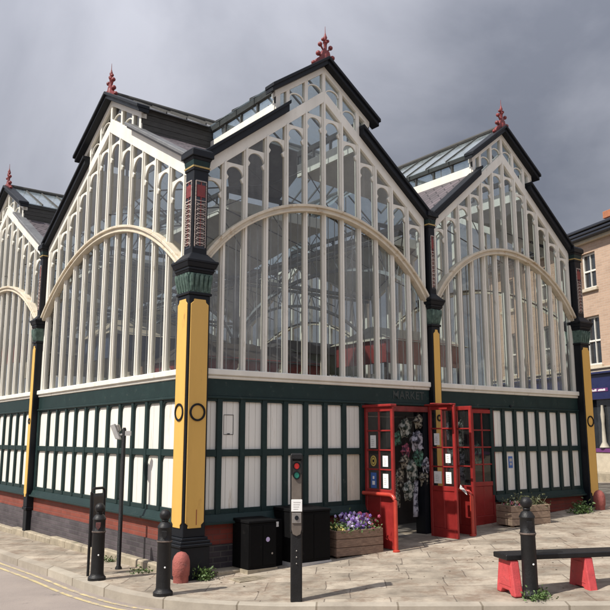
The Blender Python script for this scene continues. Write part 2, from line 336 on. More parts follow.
for p, q in zip(Kin, inner):
    rows.append([b.b.verts.new((p[0]*(1-t)+q[0]*t, p[1]*(1-t)+q[1]*t, g(p[0]*(1-t)+q[0]*t, p[1]*(1-t)+q[1]*t))) for t in [k/NR for k in range(NR+1)]])
for a, c in zip(rows, rows[1:]):
    for k in range(NR): b.b.faces.new([a[k], a[k+1], c[k+1], c[k]])
b.build('pavement', 'flags')['kind'] = 'structure'
# pavement right of the hall, running on to the far street
xs = [9.8, 11, 12.5, 14, 18, 30, 60]; ys = [.6, 2, 4, 6, 10, 14, 20, 40]
b = gsheet(xs, ys, .0); b.build('side_pavement', 'flags')['kind'] = 'structure'
b = MB()
for i in range(len(K)-1):
    P0, P1, Q0, Q1 = K[i], K[i+1], Kin[i], Kin[i+1]
    h = lambda p, dz: (p[0], p[1], g(*p)+dz)
    b.hexa([h(P0, -.2), h(P1, -.2), h(Q1, -.2), h(Q0, -.2), h(P0, -.006), h(P1, -.006), h(Q1, .003), h(Q0, .003)])
bmesh.ops.remove_doubles(b.b, verts=b.b.verts, dist=.0005)
b.build('kerb', 'kerb')['kind'] = 'structure'
for dd in (.10, .26):
    A = offs(K, -dd); B = offs(K, -dd-.055)
    b = MB()
    for i in range(len(A)-1):
        h = lambda p: (p[0], p[1], g(*p)-.106)
        b.face([h(A[i]), h(A[i+1]), h(B[i+1]), h(B[i])])
    b.build('yellow_road_line', 'yline')['kind'] = 'structure'

# ------------------------------------------------------------------ the market hall
hall = thing('market_hall', 'Victorian glass and cream iron market hall with yellow pillars, four arched gables and red finials', 'market hall')
RF = Fr((0, 0, 0), (1, 0), (0, -1)); LF = Fr((0, 0, 0), (0, 1), (-1, 0))
XW, YW = 9.5, 20.1
ER = Fr((XW, 0, 0), (0, 1), (1, 0)); BK = Fr((0, YW, 0), (1, 0), (0, 1))
def arc_pts(c, top, rad, half, n=36):
    a = math.asin(min(1, half/rad)); return [(c+rad*sin(-a+2*a*i/n), top-rad+rad*cos(-a+2*a*i/n)) for i in range(n+1)]

def bay(fr, c, half, pitch, slope, lslope, lw, arch_top, arch_rad, detail=True, low=.8):
    """gable window bay: c centre, half clear half-width"""
    zi = lambda s: 7.52-slope*abs(s-c)            # underside of the cream rake
    zc = lambda s: 7.73-slope*abs(s-c)            # top of the cream rake
    zb = lambda s: 7.90-slope*abs(s-c)            # top of the black bargeboard
    lz = lambda s: 8.30-lslope*abs(s-c)           # top of the lantern bargeboard
    s0, s1 = c-half, c+half; mw = .039
    b = MB(fr)
    ZS = 2.83
    # jambs and mullions
    for i in range(-6, 7):
        m = c+i*pitch
        if m < s0+.02 or m > s1-.02: continue
        for (w, d0, d1) in ((mw, -.06, .015), (mw*.5, .0, .04)):
            b.prism([(m-w, ZS), (m+w, ZS), (m+w, zi(m+w)+.02), (m, zi(m)+.02), (m-w, zi(m-w)+.02)], d0, d1)
    for (a, e_) in ((s0, s0+.085), (s1-.085, s1)):
        b.prism([(a, ZS), (e_, ZS), (e_, zi(e_)+.01), (a, zi(a)+.01)], -.07, .024)
    # rake band
    for a, e_ in ((s0, c), (c, s1)):
        up = .07 if (fr is LF and e_ == c) else 0
        b.prism([(a, zi(a)), (e_, zi(e_)), (e_, zc(e_)+up), (a, zc(a)+up)], -.08, .03)
    # lantern: verticals and top rake
    for i in range(-4, 5):
        m = c+i*pitch*.98
        if abs(m-c) > lw-.03: continue
        w = mw*.9
        b.prism([(m-w, zc(m-w)-.02), (m+w, zc(m+w)-.02), (m+w, lz(m+w)-.16), (m, lz(m)-.16), (m-w, lz(m-w)-.16)], -.06, .02)
    for sg in (-1, 1):
        m = c+sg*(lw-.04)
        b.prism([(m-.045, zc(m-.045)-.02), (m+.045, zc(m+.045)-.02), (m+.045, lz(m+.045)-.16), (m-.045, lz(m-.045)-.16)], -.064, .022)
        e_ = c+sg*(lw+.03)
        b.prism([(c, lz(c)-.24), (e_, lz(e_)-.24), (e_, lz(e_)-.13), (c, lz(c)-.13)], -.07, .03)
    # round light heads with cusps
    if detail:
        ms = [s0+.04]+[c+i*pitch for i in range(-6, 7) if s0+.02 < c+i*pitch < s1-.02]+[s1-.04]
        for a, e_ in zip(ms, ms[1:]):
            w = (e_-a)/2-mw+.004; mc = (a+e_)/2
            if w < .09: continue
            lo = min(zi(mc-w), zi(mc+w)); zc0 = lo-w-.035
            n = 14; t = .012
            A = [(mc+w*cos(pi*k/n), zc0+w*sin(pi*k/n)) for k in range(n+1)]; B = [(mc+(w-t)*cos(pi*k/n), zc0+(w-t)*sin(pi*k/n)) for k in range(n+1)]
            b.strip([(x_, max(lo+.004, z_+.03) if abs(x_-mc) < w*.999 else lo+.004) for x_, z_ in A], B, -.045, -.004)
            for sg in (-1, 1):
                b.prism([(mc+sg*w, zc0+.02), (mc+sg*(w-.05), zc0-.035), (mc+sg*(w-.025), zc0-.085), (mc+sg*w, zc0-.10)], -.045, .0)
        for i in range(-3, 3):
            a, e_ = c+i*pitch*.98, c+(i+1)*pitch*.98
            if max(abs(a-c), abs(e_-c)) > lw+.02: continue
            w = (e_-a)/2-mw+.006; mc = (a+e_)/2; lo = min(lz(mc-w), lz(mc+w))-.25
            zc0 = lo-w
            if zc0 < max(zc(a), zc(e_))+.02: zc0 = lo-w*.7
            n = 10; t = .022
            A = [(mc+w*cos(pi*k/n), zc0+(lo-zc0)*sin(pi*k/n)) for k in range(n+1)]; B = [(mc+(w-t)*cos(pi*k/n), zc0+(lo-zc0-t)*sin(pi*k/n)) for k in range(n+1)]
            b.strip(A, B, -.04, .0)
    win = b.build('gable_window', 'cream', hall, bevel=.006 if detail else 0)
    # arch
    b = MB(fr); b.strip(arc_pts(c, arch_top, arch_rad, half+.05), arc_pts(c, arch_top-.085, arch_rad-.085, half+.05), -.05, .085)
    b.strip(arc_pts(c, arch_top+.01, arch_rad+.01, half+.05), arc_pts(c, arch_top-.035, arch_rad-.035, half+.05), -.05, .12)
    if detail: b.strip(arc_pts(c, arch_top-.08, arch_rad-.08, half+.05), arc_pts(c, arch_top-.11, arch_rad-.11, half+.05), -.04, .10)
    b.build('arch', 'arch', win, bevel=.006 if detail else 0)
    # glass
    rg = random.Random(int(c*100)+(1 if fr is RF else 2))
    b = MB(fr); t_ = lambda: -.02+rg.uniform(-.0045, .0045)
    ms = [s0+.03]+[c+i*pitch for i in range(-6, 7) if s0+.06 < c+i*pitch < s1-.06]+[s1-.03]
    for p, q in zip(ms, ms[1:]):
        za = max(4.2, arch_top-arch_rad+sqrt(max(0, arch_rad**2-((p+q)/2-c)**2))-.05)
        b.face([(p, t_(), ZS-.01), (q, t_(), ZS-.01), (q, t_(), za), (p, t_(), za)])
        b.face([(p, t_(), za), (q, t_(), za), (q, t_(), zi(q)+.06), (p, t_(), zi(p)+.06)])
    gp = b.build('glass', 'glass' if fr is RF or fr is ER or fr is BK else 'glass_side', win)
    for m_ in ('glass_dusty', 'glass_side'): gp.data.materials.append(M[m_])
    for f_ in gp.data.polygons: f_.material_index = rg.choice([0, 0, 0, 1 if fr is RF else 0, 2])
    b = MB(fr); lwz = lw-.02
    b.face([(c+lwz, -.02, zi(c+lwz)+.1), (c+lwz, -.02, lz(c+lwz)-.2), (c, -.02, lz(c)-.2), (c-lwz, -.02, lz(c-lwz)-.2), (c-lwz, -.02, zi(c-lwz)+.1), (c, -.02, zi(c)+.12)])
    b.build('lantern_glass', 'glass_side', win)
    # thin inner bars behind the panes (secondary glazing)
    if detail:
        b = MB(fr)
        for i in range(-6, 6):
            for f in ((.32, .68) if fr is RF else (.5,)):
                m = c+(i+f)*pitch
                if s0+.1 < m < s1-.1:
                    q = (m-c); za = arch_top-arch_rad+sqrt(max(0, arch_rad**2-q*q))-.12
                    b.box(m-.0035, m+.0035, -.050, -.036, ZS, za)
        b.build('glazing_bar', 'iron', win)
    # bargeboards
    for sg in (-1, 1):
        b = MB(fr); a, e_ = c+sg*(half+.10), c+sg*low
        thin = fr is LF and sg < 0; tk = .09 if thin else .17
        b.prism([(a, zb(a)-tk), (e_, zb(e_)-tk), (e_, zb(e_)), (a, zb(a))], -.05, .13)
        a -= sg*-.008; e_ -= sg*.010
        b.prism([(a, zb(a)-.05), (e_, zb(e_)-.05), (e_, zb(e_)+.012), (a, zb(a)+.012)], -.056, .17)
        b.build('bargeboard', 'lead' if thin else 'black', hall, bevel=.008)
        b = MB(fr); e_ = c+sg*(lw+.16)
        b.prism([(c, lz(c)-.13), (e_, lz(e_)-.13), (e_, lz(e_)), (c, lz(c))], -.05, .15)
        e_ += sg*.012
        b.prism([(c, lz(c)-.05), (e_, lz(e_)-.05), (e_, lz(e_)+.012), (c, lz(c)+.012)], -.056, .19)
        b.build('lantern_bargeboard', 'black', hall, bevel=.008)
    if detail:
        # finial: pierced cresting, stem, knobs, spike
        b = MB(fr); z = 8.27
        for sg in (-1, 1):
            b.prism([(c, z+.0), (c+sg*.27, z-.27*lslope), (c+sg*.27, z+.05-.27*lslope), (c+sg*.20, z+.06-.12*lslope), (c+sg*.11, z+.05), (c+sg*.07, z+.17), (c, z+.19)], .03, .09)
            b.ball((c+sg*.155, .06, z+.09), .046, 10); b.ball((c+sg*.26, .06, z+.07-.26*lslope), .04, 10); b.ball((c+sg*.115, .06, z+.27), .042, 10)
            b.tube([(c, .06, z+.14), (c+sg*.06, .06, z+.20), (c+sg*.115, .06, z+.27)], .016)
            b.tube([(c+sg*.04, .06, z+.02), (c+sg*.155, .06, z+.09)], .02)
            b.ball((c+sg*.055, .06, z+.38), .03, 10); b.tube([(c, .06, z+.30), (c+sg*.055, .06, z+.38)], .012)
        b.lathe(c, .06, [(.05, z+.0), (.05, z+.1), (.026, z+.15), (.030, z+.3), (.046, z+.33), (.02, z+.37), (.036, z+.43), (.02, z+.47), (.007, z+.52), (.003, z+.64)], 10)
        b.build('finial', 'redd', hall, smooth=True)
    return win

RB = [(2.38, 2.36, .388, .79, .72, 1.0, 5.62, 2.875), (7.14, 2.17, .360, .84, .76, .94, 5.62, 2.62)]
LB = [(3.43, 3.19, .507, .565, .53, 1.36, 5.57, 4.85), (10.1, 3.28, .507, .56, .53, 1.36, 5.57, 4.9), (16.8, 3.10, .507, .56, .53, 1.36, 5.57, 4.9)]
for a in RB: bay(RF, *a)
for i, a in enumerate(LB): bay(LF, *a, detail=i < 2, low=1.0)
for a in RB: bay(BK, *a, detail=False)
for a in LB: bay(ER, *a, detail=False)

# sills, fascias, panelled base walls
def wallrun(fr, segs, rowz=(.88, 1.59, 1.69, 2.37), posts=None, sidekey='x'):
    for (a, e_) in segs: pass
def sill_fascia(fr, a, e_):
    b = MB(fr); b.box(a, e_, -.12, .09, 2.74, 2.83); b.box(a, e_, -.1, .055, 2.69, 2.745)
    b.build('sill', 'cream', hall, bevel=.012)
    b = MB(fr); b.box(a, e_, -.10, .035, 2.44, 2.70); b.box(a, e_, -.1, .06, 2.405, 2.445)
    return b.build('fascia', 'green', hall, bevel=.01)
def panelling(fr, posts, a, e_, side, ptag=None, fil=.07):
    """green frame with two rows of white boards between the posts"""
    b = MB(fr)
    pw = .042
    for p in posts: b.box(p-pw, p+pw, -.06, .045, .80, 2.41)
    b.box(a, posts[0]-pw, -.06, .04, .70, 2.41) if posts[0]-pw > a+.01 else None
    b.box(posts[-1]+pw, e_, -.06, .04, .70, 2.41) if e_ > posts[-1]+pw+.01 else None
    for z0, z1, d in ((2.37, 2.42, .03), (1.59, 1.69, .035), (.78, .865, .03)): b.box(a, e_, -.06, d, z0, z1)
    # sloping bottom sill band
    b.hexa([(a, -.1, .685), (e_, -.1, .685), (e_, .10, .685), (a, .10, .685), (a, -.1, .80), (e_, -.1, .80), (e_, .05, .80), (a, .05, .80)])
    b.box(a, e_, -.1, .125, .67, .705)
    for p, q in zip(posts, posts[1:]):
        for z0, z1 in ((.865, 1.59), (1.69, 2.37)):
            for s_, sg in ((p+pw, 1), (q-pw, -1)):
                b.prism([(s_, z1), (s_+sg*fil, z1), (s_+sg*fil*.3, z1-fil*.3), (s_, z1-fil)], -.06, .028)
    f = b.build('panelling', 'green', hall, bevel=.007)
    n = 0
    for p, q in zip(posts, posts[1:]):
        for r, (z0, z1) in enumerate(((.84, 1.62), (1.66, 2.40))):
            b = MB(fr)
            k = 3; w = (q-p-.06)/k
            for j in range(k): b.box(p+.03+j*w, p+.03+(j+1)*w-.004, -.03, -.004+random.uniform(-.002, .002), z0, z1)
            last = ptag and ptag(n, r)
            o = b.build('white_panel', 'ply' if last else 'white', f, bevel=.003)
            if last: o['label'] = 'bare weathered board panel'
        n += 1
    return f
def pl(fr, a, e_, side, zlow, step=True):
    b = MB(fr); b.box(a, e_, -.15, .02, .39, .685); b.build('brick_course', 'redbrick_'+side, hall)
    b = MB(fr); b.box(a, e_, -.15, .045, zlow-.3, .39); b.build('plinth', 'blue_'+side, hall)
# front (right) facade
sill_fascia(RF, .12, 4.745); sill_fascia(RF, 4.965, 9.34)
rp = [.04+.388*i for i in range(9)]; rp[0] = .08
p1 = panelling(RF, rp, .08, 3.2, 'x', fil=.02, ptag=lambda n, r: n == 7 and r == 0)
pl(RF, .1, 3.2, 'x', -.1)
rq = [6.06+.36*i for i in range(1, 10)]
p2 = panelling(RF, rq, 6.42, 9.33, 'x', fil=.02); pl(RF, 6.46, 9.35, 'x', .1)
# left facade
for i, (c_, *_r) in enumerate(LB):
    a, e_ = (c_-3.27, c_+3.20)
    sill_fascia(LF, a if i else .12, e_)
    lp = [c_+.507*k for k in range(-6, 7)]; lp[0] = a+.1 if i else .30; lp[-1] = e_-.06
    panelling(LF, lp, a if i else .12, e_, 'y')
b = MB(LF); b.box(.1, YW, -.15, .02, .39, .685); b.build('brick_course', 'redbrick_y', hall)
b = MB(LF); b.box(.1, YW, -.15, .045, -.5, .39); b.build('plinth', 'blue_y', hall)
b = MB(LF)
for i in range(24):
    s = .3+i*.8; b.box(s, s+.79, -.1, .16, -.7, g(0, s)+.10+.012*(i % 3))
b.build('stone_footing', 'plinthstone', hall, bevel=.02)
for fr, ln in ((ER, YW), (BK, XW)):
    b = MB(fr); b.box(.05, ln-.05, -.12, .05, -.4, 2.8); b.build('rear_wall', 'green', hall)
# step at the front corner
b = MB(RF); b.box(.30, .66, -.05, .28, -.1, .075); b.build('stone_step', 'plinthstone', hall, bevel=.015)
t = text('lettering', 'MARKET', .19, 'letter', hall, (4.22, -.036, 2.575), (R(90), 0, 0))
t.scale = (1.0, 1, 1)
# small things on the panels
b = MB(RF)
for s in (.52, .68): b.box(s-.002, s+.002, -.006, .0, 1.9, 2.18)
for z in (1.9, 2.18): b.box(.52, .68, -.006, .002, z-.003, z+.003)
b.box(.58, .62, -.004, .006, 1.9, 1.915)
b.build('hatch_outline', 'black', hall)
b = MB(RF); b.box(6.92, 7.04, -.006, .004, 1.28, 1.50); b.build('blue_notice', 'bluesign', hall)
b = MB(RF); b.box(6.95, 7.01, .0035, .006, 1.33, 1.38); b.box(6.94, 7.02, .0035, .006, 1.40, 1.46); b.build('notice_print', 'grey', hall)
b = MB(RF); b.ball((7.0, .05, 2.46), .025); b.build('alarm_knob', 'black', hall)

# ------------------------------------------------------------------ pillars
def pillar(cx, cy, h, faces, zbase, foot=True):
    """h half width; faces: list of outward unit vectors to ornament"""
    b = MB()
    for (hw, z0, z1) in (((h+.05, zbase, .42), (h+.075, .42, .46), (h+.055, .46, .50), (h+.03, .50, .54), (h, .54, 3.84), (h+.02, 3.84, 3.88)) if foot else ((h-.01, zbase, .40), (h+.015, .40, .46), (h, .46, 3.84), (h+.02, 3.84, 3.88))): b.taper(cx, cy, hw, hw, z0, z1)
    for (h0, h1, z0, z1) in ((h+.02, h+.04, 4.15, 4.19), (h+.045, h+.045, 4.19, 4.23), (h+.055, h+.08, 4.23, 4.30), (h+.085, h+.085, 4.30, 4.34), (h+.06, h-.04, 4.34, 4.46)): b.taper(cx, cy, h0, h1, z0, z1)
    k = h*.72
    for (h0, h1, z0, z1) in ((k, k, 4.44, 5.72), (k+.015, k+.015, 5.70, 5.74), (k+.02, k+.04, 5.85, 5.90), (k+.06, k+.06, 5.90, 5.99), (k+.06, k+.02, 5.99, 6.04)): b.taper(cx, cy, h0, h1, z0, z1)
    p = b.build('pillar', 'black', hall, bevel=.008)
    b = MB(); b.taper(cx, cy, h+.0, h+.02, 3.88, 4.15)
    for f in faces:
        fx, fy = f; fr = Fr((cx+fx*h, cy+fy*h, 0), (-fy, fx), f)
        for j in range(-2, 3):
            s = j*h*.42; b.tube([(s, .02, 3.9), (s*1.03, .045, 4.0), (s*1.1, .065, 4.10), (s*1.15, .10, 4.15)], [.02, .028, .034, .018], 6) if False else b.__class__.tube(b, [tuple(fr(s, .0, 3.9)), tuple(fr(s*1.02, .018, 4.0)), tuple(fr(s*1.04, .032, 4.10)), tuple(fr(s*1.06, .05, 4.14))], [.02, .028, .034, .016], 6)
    b.build('capital_leafwork', 'verdigris', p, smooth=True)
    b = MB(); b.taper(cx, cy, k+.017, k+.019, 5.742, 5.765); b.build('gold_band', 'gold', p)
    b = MB(); b.taper(cx, cy, k+.008, k+.02, 5.765, 5.85); b.build('cap_neck', 'green', p)
    for f in faces:
        fx, fy = f; fr = Fr((cx+fx*h, cy+fy*h, 0), (-fy, fx), f); w = h-.03
        b = MB(fr)
        z0, z1, c1 = .66, 3.78, .04
        b.prism([(-w+c1, z0), (w-c1, z0), (w-c1, z0+c1), (w, z0+c1*1.8), (w, z1-c1*1.8), (w-c1, z1-c1), (w-c1*1.2, z1), (-w+c1*1.2, z1), (-w+c1, z1-c1), (-w, z1-c1*1.8), (-w, z0+c1*1.8), (-w+c1, z0+c1)], .0, .012)
        b.build('yellow_panel', 'yellow', p, bevel=.003)
        b = MB(fr); n = 28; r = w-.018
        b.strip([(r*cos(2*pi*i/n), 2.2+r*sin(2*pi*i/n)) for i in range(n+1)], [((r-.026)*cos(2*pi*i/n), 2.2+(r-.026)*sin(2*pi*i/n)) for i in range(n+1)], .011, .026)
        b.build('ring_ornament', 'black', p)
        # upper cast iron ornament
        fr = Fr((cx+fx*k, cy+fy*k, 0), (-fy, fx), f); w = k-.032
        b = MB(fr)
        b.box(-w, w, -.001, .003, 4.53, 5.56); b.build('ornament_ground', 'gutter', p)
        b = MB(fr)
        b.box(-w+.022, w-.022, .003, .012, 5.30, 5.48); b.box(-.009, .009, .003, .010, 4.58, 5.53)
        for j in range(9): b.box(-w*.55, w*.55, .003, .011, 4.612+j*.072, 4.630+j*.072)
        b.build('red_ornament', 'redd', p)
        b = MB(fr)
        b.box(-w, -w+.010, .003, .015, 4.55, 5.54); b.box(w-.010, w, .003, .015, 4.55, 5.54); b.box(-w+.010, w-.010, .003, .015, 5.53, 5.545); b.box(-w+.010, w-.010, .003, .015, 5.235, 5.248)
        for j in range(9):
            z = 4.60+j*.072; sg = 1 if j % 2 else -1
            pts = [(sg*w*.82*sin(q*.75), .012, z-.03+q*.0105) for q in range(7)]
            for mir in (1, -1): b.tube([(mir*x, y, zz) for x, y, zz in pts], [.004+.0045*sin(q*.5) for q in range(7)], 5)
            b.ball((w*.55, .010, z+.012), .010, 6); b.ball((-w*.55, .010, z+.012), .010, 6)
        b.build('scroll_ornament', 'ornpaint', p, smooth=True)
    return p
b = MB(RF); b.box(-.02, -.012, .2, .2265, .70, .90); b.build('paint_scrape', 'stallred', hall)
PR, PL_ = (0, -1), (-1, 0)
pillar(-.04, -.04, .17, [PR, PL_], -.15)
pillar(4.855, -.03, .107, [PR], -.1, foot=False)
pillar(9.46, -.03, .165, [PR, (1, 0)], .1)
pillar(-.05, 6.72, .11, [PL_], -.5, foot=False)
pillar(-.05, 13.42, .11, [PL_], -.5, foot=False)
pillar(-.01, 20.1, .16, [PL_], -.5)

for q in ((6.6, 6.84), (13.3, 13.54)): b = MB(LF); b.box(q[0], q[1], -.13, -.012, -.4, 5.9); b.build('pier', 'black', hall)
b = MB(RF); b.box(4.735, 4.975, -.13, -.012, -.1, 5.9); b.build('pier', 'black', hall)
# ------------------------------------------------------------------ roofs: cross vaults over a grid of cells
xcell = [(-.0, 2.38, 4.855, .79, .72, 1.0), (4.855, 7.14, 9.5, .84, .76, .94)]
ycell = [(0, 3.43, 6.72, .565, .53, 1.36), (6.72, 10.1, 13.42, .56, .53, 1.36), (13.42, 16.8, 20.1, .56, .53, 1.36)]
def slab(b, pts, th):
    n = len(pts); a = [b.b.verts.new(p) for p in pts]; c = [b.b.verts.new((p[0], p[1], p[2]-th)) for p in pts]
    b.b.faces.new(a); b.b.faces.new(c[::-1])
    for i in range(n): b.b.faces.new([a[i], c[i], c[(i+1) % n], a[(i+1) % n]])
ZT = 7.88
for ix, (x0, cx, x1, mx_, lmx, wx) in enumerate(xcell):
    for iy, (y0, cy, y1, my_, lmy, wy) in enumerate(ycell):
        b = MB(); b.tube([(cx, y0-.02 if iy == 0 else y0, 8.31), (cx, y1, 8.31)], .05, 8); b.tube([(x0-.02 if ix == 0 else x0, cy, 8.31), (x1, cy, 8.31)], .05, 8)
        lan = b.build('lantern', 'timber', hall)
        zv = 5.97; ztx = ZT-mx_*wx; zty = ZT-my_*wy; zt = min(ztx, zty)
        ze = 8.28-lmx*wx-.10; zey = 8.28-lmy*wy-.10
        ox, oy = wx+.13, wy+.13; ez = 8.28-lmx*ox; ezy = 8.28-lmy*oy; em = min(ez, ezy)
        for ex, sx in ((x0, -1), (x1, 1)):
            for ey, sy in ((y0, -1), (y1, 1)):
                X_ = cx+sx*wx; Y_ = cy+sy*wy; XO = cx+sx*ox; YO = cy+sy*oy
                for tri in ([(ex, ey, zv), (X_, ey, ztx), (X_, Y_, zt)], [(ex, ey, zv), (X_, Y_, zt), (ex, Y_, zty)]):
                    b = MB(); slab(b, tri, .04); ro = b.build('roof', 'slate', hall)
                    b = MB(); slab(b, [(p[0], p[1], p[2]-.045) for p in tri], .02); b.build('roof_lining', 'soffit', ro)
                def cw(p0, p1, zb_, zt_, nx, ny, solid):
                    d = Vector((p1[0]-p0[0], p1[1]-p0[1])); ln = d.length; d.normalize()
                    f = Fr((p0[0], p0[1], 0), (d.x, d.y), (nx, ny)); k = max(1, int(ln/.42))
                    b = MB(f); b.box(0, ln, -.03, .04, zt_-.05, zt_+.05)
                    for i in range(k+1): b.box(i*ln/k-.02, i*ln/k+.02, -.025, .02, zb_+.13, zt_-.05)
                    b.build('lantern_frame', 'timber', lan)
                    if solid:
                        b = MB(f)
                        for j in range(4): z0 = zb_-.08+j*(zt_-.05-zb_+.08)/4; b.box(0, ln, -.02, .028-.004*(j % 2), z0, z0+(zt_-.05-zb_+.08)/4-.006)
                        b.build('lantern_boarding', 'timber', lan)
                    else:
                        b = MB(f); b.box(0, ln, -.03, .03, zb_-.12, zb_+.14); b.build('lantern_board', 'cream', lan, bevel=.006)
                        b = MB(f); b.face([(0, -.005, zb_+.14), (ln, -.005, zb_+.14), (ln, -.005, zt_-.05), (0, -.005, zt_-.05)]); b.build('lantern_pane', 'roofglass', lan)
                cw((X_, ey), (X_, Y_), ztx, ze, sx, 0, False)
                cw((ex, Y_), (X_, Y_), zty, zey, 0, sy, sy < 0)
                dark = (ix == 0 and iy == 0)
                b = MB(); slab(b, [(cx, ey, 8.28), (XO, ey, ez), (XO, YO, em), (cx, cy, 8.28)], .012); b.build('glass_roof', 'roofglass', lan)
                b = MB(); slab(b, [(ex, cy, 8.28), (cx, cy, 8.28), (XO, YO, em), (ex, YO, ezy)], .02); b.build('lead_roof' if dark else 'glass_roof', 'lead' if dark else 'roofglass', lan)
                b = MB(); k = 6
                for i in range(1, k):
                    yy = ey+(cy-ey)*i/k; t_ = 1 if (yy-YO)*sy > 0 else abs(yy-cy)/oy
                    b.hexa([(cx, yy-.012, 8.262), (cx, yy+.012, 8.262), (cx+sx*ox*t_, yy+.012, 8.262-lmx*ox*t_), (cx+sx*ox*t_, yy-.012, 8.262-lmx*ox*t_), (cx, yy-.012, 8.305), (cx, yy+.012, 8.305), (cx+sx*ox*t_, yy+.012, 8.305-lmx*ox*t_), (cx+sx*ox*t_, yy-.012, 8.305-lmx*ox*t_)])
                b.build('glazing_bar', 'timber', lan)
                b = MB()
                for i in range(1, k):
                    xx = ex+(cx-ex)*i/k; t_ = 1 if (xx-XO)*sx > 0 else abs(xx-cx)/ox
                    b.hexa([(xx-.012, cy, 8.262), (xx+.012, cy, 8.262), (xx+.012, cy+sy*oy*t_, 8.262-lmy*oy*t_), (xx-.012, cy+sy*oy*t_, 8.262-lmy*oy*t_), (xx-.012, cy, 8.305), (xx+.012, cy, 8.305), (xx+.012, cy+sy*oy*t_, 8.305-lmy*oy*t_), (xx-.012, cy+sy*oy*t_, 8.305-lmy*oy*t_)])
                b.build('glazing_bar', 'timber', lan)
# valley flashings / parapet gutters along grid lines, columns and trusses
for x in (4.855,):
    b = MB(); b.box(x-.09, x+.09, .1, YW-.1, 5.86, 5.93); b.build('valley_gutter', 'iron', hall)
for y in (6.72, 13.42):
    b = MB(); b.box(.1, XW-.1, y-.09, y+.09, 5.86, 5.93); b.build('valley_gutter', 'iron', hall)
for y in (6.72, 13.42):
    b = MB(); b.lathe(4.855, y, [(.16, 0), (.16, .9), (.10, 1.0), (.085, 4.1), (.14, 4.2), (.16, 4.35), (.09, 4.4), (.08, 5.8), (.13, 5.86)], 16); b.build('column', 'iron', hall, smooth=True)
def truss(p0, p1, top=5.72, spring=4.35):
    a, c = Vector(p0), Vector(p1); d = (c-a); ln = d.length; d.normalize(); f = Fr((a.x, a.y, 0), (d.x, d.y), (-d.y, d.x)); b = MB(f)
    n = 18; A = []; 
    for i in range(n+1):
        s = ln*i/n; t_ = (s/ln*2-1); A.append((s, spring+(top-spring)*sqrt(max(0, 1-t_*t_*.96))-.28))
    b.strip(A, [(s, z-.07) for s, z in A], -.035, .035)
    b.box(0, ln, -.03, .03, top+.02, top+.09)
    for i in range(1, n): 
        s, z = A[i]; s2 = ln*(i+(.5 if i % 2 else -.5))/n
        b.tube([(s, 0, z), (s2, 0, top+.03)], .012, 5)
    b.build('truss', 'iron', hall)
for y in (6.72, 13.42):
    truss((0.1, y), (4.78, y)); truss((4.93, y), (9.4, y))
truss((4.855, .1), (4.855, 6.6)); truss((4.855, 6.8), (4.855, 13.3)); truss((4.855, 13.5), (4.855, 20))
# slender rafters and tie rods below the roof
for iy, (y0, cy, y1, *_q) in enumerate(ycell):
    for ix, (x0, cx, x1, *_p) in enumerate(xcell):
        b = MB()
        for t_ in (.25, .5, .75):
            yy = y0+(y1-y0)*t_
            b.tube([(x0, yy, 5.9), (cx, yy, 6.5), (x1, yy, 5.9)], .014, 5); b.tube([(cx, yy, 6.5), (cx, yy, 8.1)], .012, 5)
            b.tube([(x0+.8, yy, 6.1), (cx-.9, yy, 7.0), (cx, yy, 6.5), (cx+.9, yy, 7.0), (x1-.8, yy, 6.1)], .012, 5)
        b.build('tie_rod', 'stalldark', hall)
b = MB(); b.box(.1, XW-.1, .1, YW-.1, .12, .20); o = b.build('market_floor', 'floor'); o['kind'] = 'structure'

